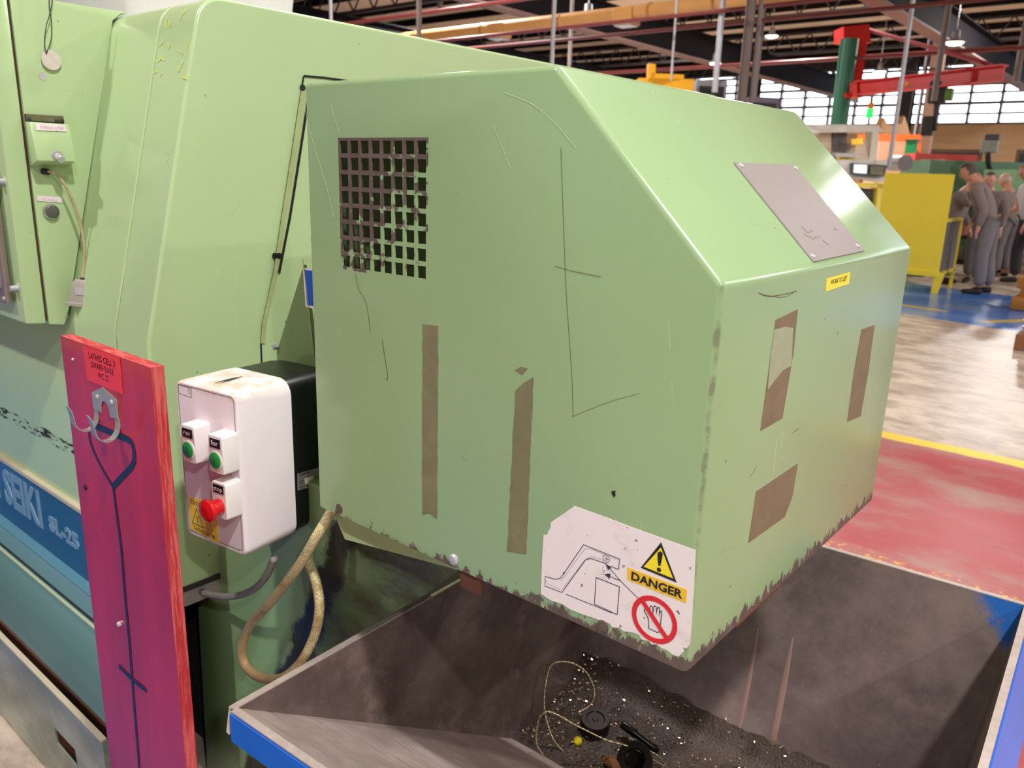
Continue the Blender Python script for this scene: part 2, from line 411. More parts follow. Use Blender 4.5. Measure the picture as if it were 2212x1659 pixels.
for i, (x, y, z, pw) in enumerate(LAMPS):
    high_bay(Vector((x, y, z)), ['lit high bay lamp right above the bin', 'lit high bay lamp over the operator side, nearest the bin front', 'lit high bay lamp over the aisle in front of the lathe', 'lit high bay lamp behind the lathe',
             'lit high bay lamp over the aisle right of the yellow stand', 'lit high bay lamp over the distant right aisle', 'lit high bay lamp just behind the guard'][i])
    lamp_light(x, y, z - .10, pw)
FL_ = ['lit lamp far back, above the tan duct outlet', 'lit lamp far back, deep behind the lathe roof line', 'lit lamp far back in the middle of the hall', 'lit lamp nearest the clerestory, right of centre',
       'lit lamp nearest the clerestory, left part of the hall', 'lit lamp far back at the right side of the hall']
for i, (x, y) in enumerate(((-14, 14), (-22, 22), (-9, 22), (-4, 30), (-18, 31), (10, 25))):
    high_bay(Vector((x, y, 6.9)), FL_[i]); lamp_light(x, y, 6.80, 1000, .25)

# ================================================================== GUARD (chip chute cover)
x0, x1, x2 = -1.01407, -.56210, -.34428
zt, zc, zb = 1.5633, 1.3480, .9102
y0, y1 = .74, 1.4264
GC = Vector(((x0 + x2) / 2, (y0 + y1) / 2, zb))
def guard_chip(t):
    x, y, z = t.sep(); hx = x2 - GC.x; hy = y0 - GC.y
    n = t.noise(75, 7, .75, t.mapv((1, 1, .45))); 
    edge = t.math('MULTIPLY', t.math('SUBTRACT', hx, x), .34)
    onend = t.math('MULTIPLY', t.ramp(x, hx - .004, hx - .001), .0)
    v = t.math('SUBTRACT', t.math('SUBTRACT', t.math('MULTIPLY', n, 1.2), t.math('MULTIPLY', z, 13)), edge)
    m1 = t.ramp(v, .40, .46)
    dx = t.math('SUBTRACT', hx, x); dy = t.math('SUBTRACT', y, hy)
    near = t.math('MULTIPLY', t.math('LESS_THAN', dx, .02), t.math('LESS_THAN', dy, .02))
    d = t.math('ADD', dx, dy)
    n2 = t.noise(30, 5, .7)
    m2 = t.math('MULTIPLY', t.math('MULTIPLY', near, t.ramp(t.math('SUBTRACT', t.math('MULTIPLY', n2, .0095), d), -.0012, .001)), .6)
    # end face: heavy flaking at the low near corner
    cr = t.math('ADD', t.math('MULTIPLY', z, 17), t.math('MULTIPLY', dy, 1.3))
    m4 = t.math('MULTIPLY', t.ramp(t.math('SUBTRACT', t.math('MULTIPLY', t.noise(55, 6, .7, t.mapv((1, 1.8, .4))), 1.4), cr), .42, .47), t.math('LESS_THAN', dx, .003))
    # vent bars
    vx = t.math('MULTIPLY', t.math('GREATER_THAN', x, -.9395 - GC.x), t.math('LESS_THAN', x, -.7595 - GC.x))
    vz = t.math('MULTIPLY', t.math('GREATER_THAN', z, 1.3045 - zb), t.math('LESS_THAN', z, 1.4875 - zb))
    bias = t.math('MULTIPLY_ADD', t.math('SUBTRACT', x, -.85 - GC.x), -1.3, t.math('MULTIPLY', t.math('SUBTRACT', z, 1.385 - zb), 1.7))
    m3 = t.math('MULTIPLY', t.math('MULTIPLY', vx, vz), t.ramp(t.math('ADD', t.noise(60, 4), bias), .44, .49))
    m3 = t.math('MULTIPLY', m3, t.math('LESS_THAN', dy, .004))
    return t.math('MINIMUM', 1, t.math('ADD', t.math('ADD', m1, m2), t.math('ADD', m3, m4)))
M_guard = green_paint('guard_paint', (142, 168, 124), .2, guard_chip)
M_guard.node_tree.nodes['Principled BSDF'].inputs['Coat Weight'].default_value = .0
M_green = green_paint('lathe_paint', (176, 200, 150), .2)
bm = B()
a = [bm.verts.new(p) for p in ((x0, y0, zt), (x1, y0, zt), (x2, y0, zc), (x2, y0, zb), (x0, y0, zb))]
b = [bm.verts.new((v.co.x, y1, v.co.z)) for v in a]
bm.faces.new(a); bm.faces.new(b[::-1]); n = 5; fs = {}
for i in range(n): fs[i] = bm.faces.new((a[i], b[i], b[(i + 1) % n], a[(i + 1) % n]))
bmesh.ops.recalc_face_normals(bm, faces=bm.faces[:])
es = [e for e in bm.edges if not all(abs(v.co.z - zb) < 1e-5 for v in e.verts)]
rr = bmesh.ops.bevel(bm, geom=es, offset=.0075, segments=4, affect='EDGES', profile=.5)
bmesh.ops.delete(bm, geom=[f for f in bm.faces if f.normal.z < -.9 and all(abs(v.co.z - zb) < 1e-4 for v in f.verts)], context='FACES')
me = bpy.data.meshes.new('sh'); bm.to_mesh(me); bm.free()
sh = bpy.data.objects.new('sh', me); COL.objects.link(sh)
so = sh.modifiers.new('s', 'SOLIDIFY'); so.thickness = .002; so.offset = -1
bm = B()
VX0, VX1, VZ0, VZ1 = -.9385, -.7605, 1.3055, 1.4865
for i in range(8):
    for j in range(8):
        px_ = (VX1 - VX0) / 8; pz_ = (VZ1 - VZ0) / 8
        cx = VX0 + (i + .5) * px_; cz = VZ0 + (j + .5) * pz_
        box(bm, (cx - .0081, y0 - .02, cz - .0083), (cx + .0081, y0 + .02, cz + .0083))
for hx_ in (-.9585, -.706, -.4565):
    cyl(bm, (hx_, y0 - .02, zb + .0125), (hx_, y0 + .02, zb + .0125), .0045, 12)
mc = bpy.data.meshes.new('cut'); bm.to_mesh(mc); bm.free(); cu = bpy.data.objects.new('cut', mc); COL.objects.link(cu)
bo = sh.modifiers.new('b', 'BOOLEAN'); bo.object = cu; bo.operation = 'DIFFERENCE'; bo.solver = 'EXACT'
dg = bpy.context.evaluated_depsgraph_get(); me2 = bpy.data.meshes.new_from_object(sh.evaluated_get(dg))
bpy.data.objects.remove(sh); bpy.data.objects.remove(cu)
guard = thing('conveyor_guard', 'large light green sheet metal guard with square vent holes over the bin', 'machine guard', GC)
link('housing_shell', me2, M_guard, guard, None, math.radians(35))
def gl(p): return p
NF = -Y; NE = X; NS = Vector((zt - zc, 0, x2 - x1)).normalized()
M_glue = mat('old_glue', (118, 114, 84), .75, var=.3, vs=45)
M_glue2 = mat('old_glue_end', (122, 104, 80), .7, var=.22, vs=30)
def fr(px, py, e=0): return on(px, py, 1, y0) + NF * e
def en(px, py, e=0): return on(px, py, 0, x2) + NE * e
def sl(px, py, e=0): return onp(px, py, Vector((x2, y0, zc)), NS) + NS * e
rj = random.Random(3)
def jag(pts, amt=1.6, step=14):
    out = []
    for i, p in enumerate(pts):
        q = pts[(i + 1) % len(pts)]; d = math.dist(p, q); k = max(1, int(d / step))
        for j in range(k):
            t = j / k; out.append((p[0] + (q[0] - p[0]) * t + (rj.uniform(-amt, amt) if j else 0), p[1] + (q[1] - p[1]) * t + (rj.uniform(-amt, amt) if j else 0)))
    return out
def gpart(name, pts, f, n, th, m, label=None, jg=0):
    if jg: pts = jag(pts, jg)
    bm = B(); plate(bm, [f(*p) for p in pts], n, th); return obj(name, bm, m, guard, None, None, label)
gpart('tape_residue', [(913, 700), (947, 704), (944, 1122), (928, 1108), (912, 1112)], fr, NF, .0004, M_glue, 'long dark strip of old tape glue', .9)
gpart('tape_residue', [(1113, 845), (1130, 828), (1153, 814), (1137, 1197), (1096, 1190), (1105, 1010)], fr, NF, .0004, M_glue, 'second dark strip of tape glue, lower', 1.2)
gpart('tape_residue', [(1112, 800), (1125, 792), (1140, 796), (1128, 810)], fr, NF, .0003, M_glue, None, 2)
gpart('tape_residue', [(1675, 691), (1723, 668), (1714, 760), (1690, 903), (1642, 931)], en, NE, .0004, M_glue2, 'brown tape glue with torn film')
gpart('tape_film', [(1672, 712), (1695, 706), (1712, 708), (1708, 790), (1690, 800), (1672, 822), (1657, 842), (1662, 780)], en, NE, .0009, mat('torn_film', (150, 158, 126), .3, var=.25, vs=40), 'torn greenish film')
gpart('tape_residue', [(1861, 712), (1889, 702), (1876, 800), (1859, 899), (1830, 911), (1845, 800)], en, NE, .0004, M_glue2, 'narrow brown strip of tape glue')
gpart('tape_residue', [(1633, 1062), (1723, 1001), (1712, 1070), (1695, 1116), (1616, 1173)], en, NE, .0004, M_glue2, 'square brown patch of tape glue')
# identification plate with rivets
M_alu = mat('worn_aluminium', (162, 154, 152), .42, .35, var=.05, vs=40)
pl = gpart('identification_plate', [(1583, 353), (1713, 358), (1866, 543), (1755, 567)], sl, NS, .0022, M_alu, 'blank worn aluminium plate')
for (px, py) in ((1598, 361), (1716, 366), (1849, 534), (1752, 556)):
    bm = B(); c = sl(px, py, .0022); lathe(bm, [(.0038, 0), (.0036, .0012), (.002, .0022), (.0012, .0014)], c, NS, 14); obj('rivet', bm, M_galv, pl, None, .6)
bm = B()
for (a_, b_) in (((1728, 490), (1738, 502)), ((1740, 503), (1752, 500)), ((1757, 515), (1768, 510)), ((1798, 495), (1806, 499)), ((1775, 522), (1788, 531)), ((1735, 508), (1757, 520))):
    ribbon(bm, [sl(*a_, .0023), sl(*b_, .0023)], .003, NS, .0003)
obj('faded_print', bm, mat('faded_print', (140, 128, 124), .5), pl, None, None, None, 'stuff')
# work to list sticker
M_yel = mat('yellow_label', (244, 222, 40), .35, var=.03)
M_ink = mat('black_ink', (18, 17, 20), .5, var=.1)
M_white = mat('white_vinyl', (232, 220, 222), .4, var=.06, vs=20)
ws = gpart('work_list_sticker', [(1785, 602), (1836, 588), (1833, 613), (1783, 630)], en, NE, .0005, M_yel, 'small yellow sticker')
bm = B(); text_bm(bm, 'WORK TO LIST', en(1793, 615), en(1828, 605), .0062, Z, NE, .0007, .01); obj('lettering', bm, M_ink, ws)
# screws
for (hx_, hy_) in ((-.9585, 0), (-.706, 1), (-.4565, 0)):
    c = Vector((hx_, y0, zb + .0125))
    bm = B(); lathe(bm, [(.0075, 0), (.0075, .0015), (.0045, .002)] if not hy_ else [(.0085, 0), (.0085, .002), (.0065, .004), (.003, .0045)], c, NF, 16)
    obj('screw_eyelet' if not hy_ else 'screw', bm, mat('eyelet_steel', (112, 94, 88), .5, .5) if not hy_ and hx_ < -.9 else (bpy.data.materials['eyelet_steel'] if not hy_ else M_galv), guard, None, .6)
# scratches through the paint
bm = B()
for pts, w in (([(1200, 575), (1235, 585), (1298, 598)], .0007), ([(1212, 320), (1222, 600), (1228, 700), (1236, 820), (1238, 900)], .0006), ([(1236, 900), (1310, 870), (1380, 850)], .0004),
               ([(768, 590), (775, 625), (790, 650), (797, 690), (800, 716)], .0009), ([(826, 735), (832, 775), (838, 815), (833, 820)], .0012)):
    ribbon(bm, spline([fr(*p, .0001) for p in pts], 4), w, NF, .0002)
for pts, w in (([(1638, 632), (1660, 640), (1700, 634), (1722, 628)], .0009), ([(1645, 636), (1690, 642), (1714, 632)], .0006), ([(1725, 925), (1712, 935)], .0008), ([(1634, 1008), (1620, 1030)], .0008)):
    ribbon(bm, spline([en(*p, .0001) for p in pts], 4), w, NE, .0002)
obj('scratch_marks', bm, mat('scratch_brown', (104, 92, 66), .7), guard, None, None, None, 'stuff')
bm = B(); plate(bm, [fr(*p) for p in ((1321, 1061), (1330, 1060), (1329, 1066), (1330, 1070), (1327, 1075), (1324, 1070), (1322, 1067))], NF, .0004); obj('paint_chip', bm, M_ink, guard)
bm = B()
ribbon(bm, spline([fr(*p, .0001) for p in ((655, 220), (680, 320), (705, 400), (722, 470))], 4), .0007, NF, .0002)
ribbon(bm, spline([fr(*p, .0001) for p in ((715, 225), (728, 270), (736, 290))], 4), .0006, NF, .0002)
ribbon(bm, spline([fr(*p, .0001) for p in ((1090, 200), (1150, 225), (1200, 268), (1245, 320))], 4), .0007, NF, .0002)
ribbon(bm, spline([fr(*p, .0001) for p in ((1065, 270), (1090, 330), (1103, 370))], 4), .0006, NF, .0002)
obj('pale_scratches', bm, mat('scratch_pale', (206, 218, 186), .5), guard, None, None, None, 'stuff')
# rusty bottom lip and little inner strip seen under the edges
M_rust = mat('rusty_lip', (104, 66, 52), .7, .3, var=.35, vs=30)
bm = B(); box(bm, (x2 - .02, y0 + .13, zb - .004), (x2 + .001, y0 + .27, zb + .004), bev=.003); obj('bent_lip', bm, M_rust, guard)
bm = B(); box(bm, (-.70, y0 + .006, zb - .03), (-.69 + .03, y0 + .010, zb + .02), bev=.001); obj('bracket_tab', bm, M_rust, guard)
# pale part seen through the lowest vent holes
bm = B(); cyl(bm, (x0 + .02, y0 + .16, 1.27), (-.84, y0 + .13, 1.285), .006, 10); obj('inner_rod', bm, M_white, guard, None, .6)

# ---- warning sticker (pixels measured in one enlarged crop of the photograph)
def S(x, y, e=0): return fr(1100 + x / 3.318, 1000 + y / 3.318, e)
out = [(470, 308), (700, 392), (900, 468), (1100, 540), (1337, 625), (1325, 900), (1312, 1100), (1296, 1300)]
ragg = [(1270, 1330), (1240, 1320), (1255, 1345), (1215, 1387), (1170, 1372), (1130, 1340), (1090, 1325), (1060, 1300), (1020, 1300), (1000, 1275), (950, 1265), (930, 1230), (890, 1215), (820, 1205), (790, 1180),
        (740, 1178), (720, 1150), (600, 1108), (520, 1082), (440, 1050), (380, 1010), (300, 985), (228, 937), (236, 700), (247, 515), (275, 515), (280, 490), (297, 465), (300, 425)]
bm = B(); plate(bm, [S(*p) for p in out + ragg], NF, .0004)
t = NT('worn_sticker'); c = t.mix(t.ramp(t.noise(28, 6, .7), .55, .8), lin((234, 224, 226)), lin((206, 192, 188)))
c = t.mix(t.ramp(t.noise(120, 3), .70, .73), c, lin((120, 104, 96))); t.col(c); t.set('Roughness', .4); M_stk = t.m
stk = obj('warning_sticker', bm, M_stk, guard, None, None, 'white warning sticker with worn lower edge')
bm = B(); plate(bm, [S(p[0], p[1], .0004) for p in ((1090, 567), (1202, 857), (943, 750))], NF, .0002); obj('triangle_border', bm, M_ink, stk)
bm = B(); plate(bm, [S(p[0], p[1], .0006) for p in ((1089, 606), (1176, 826), (966, 742))], NF, .0002); obj('triangle_field', bm, M_yel, stk)
bm = B(); plate(bm, [S(*p, .0008) for p in ((1066, 640), (1088, 630), (1104, 645), (1097, 690), (1086, 738), (1072, 734), (1066, 690))], NF, .0002)
disc(bm, S(1076, 764, .0008), .0027, NF, .0002, 16); obj('exclamation_mark', bm, M_ink, stk)
bm = B(); plate(bm, [S(*p, .0004) for p in ((850, 747), (1277, 908), (1270, 1005), (846, 836))], NF, .0002); bn = obj('danger_banner', bm, mat('amber_banner', (236, 190, 44), .4, var=.05), stk)
bm = B(); p0_, p1_ = S(876, 832, .0007), S(1243, 972, .0007); text_bm(bm, 'DANGER', p0_, p1_, .0098, Z, NF, .0001, .035); obj('lettering', bm, M_ink, bn)
ring = [S(1043 + 146 * math.cos(a) + 0, 1122 + 148 * math.sin(a) + 48 * math.cos(a), .0004) for a in [2 * math.pi * i / 40 for i in range(40)]]
M_redprint = mat('red_print', (214, 30, 44), .4, var=.05)
bm = B(); ribbon(bm, ring, .0062, NF, .0004, True); ribbon(bm, [S(955, 985, .0004), S(1140, 1270, .0004)], .0062, NF, .0005); obj('prohibition_sign', bm, M_redprint, stk)
M_line = mat('blue_black_line', (44, 38, 72), .5, var=.1)
hand = [(1002, 1185), (1000, 1120), (985, 1085), (968, 1060), (972, 1048), (985, 1050), (1008, 1090), (1016, 1092), (1010, 1035), (1018, 1022), (1028, 1030), (1034, 1080), (1038, 1030), (1046, 1022), (1056, 1032), (1056, 1085), (1064, 1040), (1072, 1032), (1080, 1045), (1076, 1095), (1084, 1062), (1092, 1060), (1096, 1075), (1088, 1130), (1082, 1212)]
bm = B(); ribbon(bm, [S(*p, .0004) for p in hand], .0011, NF, .0002)
ribbon(bm, [S(*p, .0004) for p in ((1002, 1185), (1015, 1195), (1025, 1190), (1035, 1205), (1050, 1202), (1060, 1215), (1072, 1208), (1082, 1214))], .0009, NF, .0002); obj('hand_drawing', bm, M_ink, stk)
bm = B()
for pts, w in (([(262, 812), (330, 832), (350, 830), (372, 822), (535, 585), (793, 688), (785, 762), (728, 740)], .0009), ([(255, 880), (380, 927), (402, 895), (552, 690), (590, 684), (700, 722)], .0009),
               ([(262, 812), (256, 830), (264, 845), (256, 862), (262, 878)], .0007), ([(410, 940), (620, 1025), (740, 1075)], .0009), ([(625, 820), (792, 886), (776, 1086), (612, 1010), (625, 820)], .0010),
               ([(395, 780), (388, 790), (398, 795)], .0008), ([(925, 968), (800, 845), (715, 745)], .0009), ([(805, 845), (700, 803)], .0009),
               ([(700, 668), (700, 705)], .0006), ([(682, 683), (716, 692)], .0006)):
    ribbon(bm, [S(*p, .0004) for p in pts], w, NF, .0002)
ribbon(bm, [S(697 + 24 * math.cos(a), 686 + 26 * math.sin(a) + 7 * math.cos(a), .0004) for a in [2 * math.pi * i / 20 for i in range(20)]], .0006, NF, .0002, True)
for (a_, b_, c_) in (((693, 722), (733, 745), (712, 768)), ((683, 797), (727, 792), (722, 828))): plate(bm, [S(*q, .0004) for q in (a_, b_, c_)], NF, .0003)
for i in range(26): disc(bm, S(665 + rj.random() * 100, 735 + rj.random() * 115, .0004), .0004, NF, .0002, 6)
obj('line_drawing', bm, M_line, stk)
bm = B()
for pts in (((372, 845), (395, 815), (545, 612), (590, 615), (770, 690)), ((380, 905), (540, 700), (590, 668), (690, 700)), ((262, 855), (372, 910))): ribbon(bm, [S(*p, .0004) for p in pts], .0004, NF, .0002)
obj('thin_lines', bm, mat('grey_line', (150, 146, 156), .5), stk)

# ================================================================== STARTER
ca, sa = math.cos(math.radians(7.2)), math.sin(math.radians(7.2))
SU = Vector((ca, sa, 0)); SV = Vector((-sa, ca, 0)); STR = on(511, 853, 1, .66)
SW, SHt = .157, .283
def rrect(w0, w1, h0, h1, r, k=5):
    out = []
    for (cx, cz, a0) in ((w1 - r, h1 - r, 0), (w0 + r, h1 - r, 90), (w0 + r, h0 + r, 180), (w1 - r, h0 + r, 270)):
        for i in range(k + 1):
            a = math.radians(a0 + 90 * i / k); out.append((cx + r * math.cos(a), cz + r * math.sin(a)))
    return out
def loft(bm, secs, o, u, v, w=Z):
    rows = []
    for (pts, d) in secs: rows.append([bm.verts.new(o + u * p[0] + w * p[1] + v * d) for p in pts])
    for a, b in zip(rows, rows[1:]):
        n = len(a)
        for i in range(n): bm.faces.new((a[i], a[(i + 1) % n], b[(i + 1) % n], b[i]))
    bm.faces.new(rows[0][::-1]); bm.faces.new(rows[-1])
st = thing('motor_starter', 'white and black push button motor starter box beside the green guard', 'starter box', STR - SU * .08 - Z * .283 + SV * .1)
t = NT('starter_white'); x_, y_, z_ = t.sep()
topm = t.math('MULTIPLY', t.ramp(z_, .262, .284), t.ramp(t.noise(24, 6, .75), .36, .62))
c = t.mix(t.noise(8, 4), lin((226, 216, 222)), lin((236, 228, 232))); c = t.mix(t.math('MULTIPLY', topm, .8), c, lin((196, 168, 140)))
c = t.mix(t.math('MULTIPLY', t.ramp(t.noise(30, 5, .7), .62, .75), .3), c, lin((170, 156, 146))); t.col(c); t.set('Roughness', .32); M_stw = t.m
def rsec(e, r): return rrect(-SW - e, e, -SHt - e, e, r)
bm = B(); loft(bm, [(rsec(-.004, .012), 0), (rsec(-.001, .014), .003), (rsec(0, .015), .012), (rsec(.003, .026), .085), (rsec(.003, .027), .108)], STR, SU, SV)
cv = obj('cover', bm, M_stw, st, None, math.radians(40), 'white plastic cover')
bm = B(); loft(bm, [(rsec(.001, .026), .108), (rsec(.001, .026), .19), (rsec(-.002, .026), .212)], STR, SU, SV)
bb = obj('base', bm, M_black, st, None, math.radians(40), 'black plastic base')
def sp(x, y, e=0):
    p = STR - SV * e; return onp(340 + x / 3.0716, 720 + y / 3.0716, p, SV)
M_groove = mat('groove_grey', (120, 112, 116), .6)
ins = [(-SW + .006, -SHt + .012), (-.006, -SHt + .012), (-.006, -.006), (-SW + .006, -.006)]
rp = rrect(-SW + .007, -.008, -SHt + .010, -.007, .008)
bm = B(); ribbon(bm, [STR + SU * a_ + Z * b_ for a_, b_ in rp], .0012, -SV, .0003, True); obj('panel_groove', bm, M_groove, cv)
bm = B()
rp2 = [sp(137, 338), sp(225, 365), sp(228, 425), sp(145, 398)]; ribbon(bm, rp2, .0008, -SV, .0004, True)
ribbon(bm, [sp(212 + 9 * math.cos(a), 385 + 17 * math.sin(a)) for a in [2 * math.pi * i / 14 for i in range(14)]], .0006, -SV, .0004, True); obj('logo_recess', bm, M_groove, cv)
bm = B(); tp = STR - SU * .075 + Z * .0032 + SV * .045
prism(bm, [tp + SV * -.028, tp + SU * .0035, tp + SV * .03, tp - SU * .0035], -Z * .0006 * -1); obj('cover_slot', bm, M_black, cv)
M_btn = mat('button_housing', (232, 226, 226), .35, var=.05)
M_grn = mat('green_button', (30, 160, 74), .35, var=.05); M_redb = mat('red_button', (206, 24, 34), .22, var=.04, coat=.5)
def btn_block(cx, cy, w, h, dpt, name):
    """cx, cy: crop pixel of the face centre"""
    c = sp(cx, cy, dpt)
    bm = B(); loft(bm, [(rrect(-w / 2, w / 2, -h / 2, h / 2, .003, 3), 0), (rrect(-w / 2 - .001, w / 2 + .001, -h / 2 - .001, h / 2 + .001, .004, 3), .002), (rrect(-w / 2 - .002, w / 2 + .002, -h / 2 - .002, h / 2 + .002, .005, 3), dpt)], c, SU, SV)
    return c, obj(name, bm, M_btn, st, None, math.radians(40))
for (cx, cy, word, n) in ((205, 735, 'rev', 2), (387, 805, 'for', 1)):
    c, blk = btn_block(cx, cy, .033, .062, .030, 'push_button')
    lc = c + Z * .019 - SV * .0002
    bm = B(); plate(bm, [lc - SU * .0125 - Z * .0075, lc + SU * .0125 - Z * .0075, lc + SU * .0125 + Z * .0075, lc - SU * .0125 + Z * .0075], -SV, .0006); lb = obj('label', bm, M_ink, blk)
    bm = B(); text_bm(bm, word, lc - SU * .0085 - Z * .0035 - SV * .001, lc + SU * .0085 - Z * .0035 - SV * .001, .0085, Z, -SV, .0001, .01); obj('lettering', bm, M_white, blk)
    gc = c - Z * .0095
    bm = B(); lathe(bm, [(.0158, 0), (.0158, .0014), (.0142, .0018)], gc, -SV, 28); obj('bezel', bm, M_btn, blk, None, .6)
    bm = B(); lathe(bm, [(.0134, .001), (.0134, .0026), (.0125, .0032)], gc, -SV, 28); obj('button_cap', bm, M_grn, blk, None, .6)
    bm = B()
    for k in range(n):
        o = gc + SU * ((k - (n - 1) / 2) * .005) - SV * .0033; plate(bm, [o - SU * .0006 - Z * .0055, o + SU * .0006 - Z * .0055, o + SU * .0006 + Z * .0055, o - SU * .0006 + Z * .0055], -SV, .0003)
    obj('button_symbol', bm, mat('dark_green_ink', (10, 84, 40), .5) if word == 'rev' else bpy.data.materials['dark_green_ink'], blk)
c, blk = btn_block(410, 1110, .033, .06, .030, 'stop_button')
lc = c + Z * .020 - SV * .0002
bm = B(); plate(bm, [lc - SU * .0125 - Z * .007, lc + SU * .0125 - Z * .007, lc + SU * .0125 + Z * .007, lc - SU * .0125 + Z * .007], -SV, .0006); obj('label', bm, M_ink, blk)
bm = B(); text_bm(bm, 'stop', lc - SU * .0105 - Z * .003 - SV * .001, lc + SU * .0105 - Z * .003 - SV * .001, .0078, Z, -SV, .0001, .01); obj('lettering', bm, M_white, blk)
gc = c - Z * .010
bm = B(); lathe(bm, [(.0135, 0), (.0135, .014), (.0125, .017), (.0185, .019), (.0195, .022), (.0185, .026), (.012, .0295), (.0085, .0302), (.0078, .0296), (.006, .0300)], gc, -SV, 32); obj('mushroom_head', bm, M_redb, blk, None, math.radians(40), 'red mushroom push button')
# yellow sticker
ys = [sp(205, 1076), sp(398, 1150), sp(408, 1392), sp(222, 1300)]
bm = B(); plate(bm, ys, -SV, .0004); yk = obj('danger_sticker', bm, mat('amber_sticker', (250, 222, 44), .35, var=.03), st, None, None, 'yellow electrical danger sticker')
bm = B(); o = -SV * .0005
text_bm(bm, 'CROMAR L', sp(222, 1128) + o, sp(352, 1182) + o, .0085, Z, -SV, .0001)
text_bm(bm, 'DANGER', sp(298, 1200) + o, sp(382, 1234) + o, .0062, Z, -SV, .0001)
text_bm(bm, 'Tel.01422 367788', sp(240, 1297) + o, sp(385, 1366) + o, .0068, Z, -SV, .0001)
ribbon(bm, [sp(300, 1207) + o, sp(384, 1243) + o], .0007, -SV, .0001)
ribbon(bm, [sp(262, 1160) + o, sp(308, 1290) + o, sp(234, 1255) + o], .0012, -SV, .0001, True)
ribbon(bm, [sp(266, 1190) + o, sp(262, 1222) + o, sp(272, 1222) + o, sp(268, 1255) + o], .001, -SV, .0001)
for k, (xa, xb) in enumerate(((325, 358), (320, 368), (330, 360), (326, 368), (332, 362))): ribbon(bm, [sp(xa, 1245 + k * 15) + o, sp(xb, 1262 + k * 15) + o], .0006, -SV, .0001)
obj('sticker_print', bm, M_ink, yk)
# silver rating plate on the black base side
def ss(x, y, e=0): return onp(340 + x / 3.0716, 720 + y / 3.0716, STR + SU * (.0012 + e), SU)
bm = B(); plate(bm, [ss(928, 930), ss(1090, 885), ss(1090, 1000), ss(930, 1042)], SU, .0005); rpz = obj('rating_label', bm, mat('silver_label', (150, 148, 150), .35, .3), bb)
bm = B(); text_bm(bm, 'Crabtree', ss(940, 948, .0006), ss(1013, 927, .0006), .006, Z, SU, .0001, .01)
for yy_ in (985, 1000): ribbon(bm, [ss(940, yy_, .0006), ss(972, yy_ - 9, .0006)], .0012, SU, .0001)
ribbon(bm, [ss(940, 1024, .0006), ss(1075, 990, .0006)], .0012, SU, .0001); obj('rating_print', bm, M_ink, bb)
bm = B(); plate(bm, [ss(977, 962, .0005), ss(1036, 946, .0005), ss(1036, 985, .0005), ss(980, 1001, .0005)], SU, .0004); obj('blank_field', bm, mat('white_field', (236, 226, 222), .5), bb)

# ================================================================== CONVEYOR BODY below the guard
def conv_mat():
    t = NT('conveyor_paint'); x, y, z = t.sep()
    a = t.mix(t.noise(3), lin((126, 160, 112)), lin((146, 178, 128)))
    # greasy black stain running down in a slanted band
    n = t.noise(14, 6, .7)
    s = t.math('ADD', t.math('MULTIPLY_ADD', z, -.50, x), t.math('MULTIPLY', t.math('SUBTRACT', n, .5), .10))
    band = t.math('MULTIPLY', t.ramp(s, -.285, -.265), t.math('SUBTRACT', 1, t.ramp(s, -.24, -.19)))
    grime_shade = t.math('MULTIPLY', t.ramp(s, -.24, -.20), t.math('MULTIPLY_ADD', t.ramp(t.noise(5, 6, .7, t.mapv((1, 1, 2.5), (0, .7, 0))), .35, .7), .3, .62))  # grime right of the band, with the guard's cast shade painted into it
    c = t.mix(t.math('MINIMUM', 1, t.math('ADD', t.math('MULTIPLY', band, .95), grime_shade)), a, lin((34, 26, 26)))
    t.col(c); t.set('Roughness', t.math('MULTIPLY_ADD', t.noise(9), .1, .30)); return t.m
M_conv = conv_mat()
YC = .80
cv_o = (-1.2, 1.08, 0)
conv = thing('chip_conveyor', 'green inclined chip conveyor body with black grease stains under the guard', 'conveyor', cv_o)
LBp = [on(530, 1506, 1, YC), on(600, 1465, 1, YC), on(925, 1281, 1, YC), on(950, 1264, 1, YC)]
pts = [(-1.40, .80), (-1.44, .67), (-1.555, .50), (-1.575, .0), (LBp[0].x, 0)] + [(q.x, q.z) for q in LBp] + [ (-.757, .862), (-.757, .905), (-1.02, .905), (-1.40, .905)]
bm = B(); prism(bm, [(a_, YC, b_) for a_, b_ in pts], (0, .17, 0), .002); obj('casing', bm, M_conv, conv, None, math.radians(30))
ptf = [on(700, 1095, 1, .775), on(745, 1165, 1, .775), on(1000, 1234, 1, .775), on(1040, 1245, 1, .775), on(1040, 1150, 1, .775)]
ptf = [Vector((p.x, .775, p.z)) for p in ptf]; ptf[0].z = .92; ptf[4].z = .92
bm = B(); prism(bm, ptf, (0, .004, 0)); obj('side_flange', bm, M_green, conv)
bm = B(); box(bm, (-1.02, .779, .90), (-1.014 + .26, YC + .002, .904)); obj('flange_web', bm, M_green, conv)
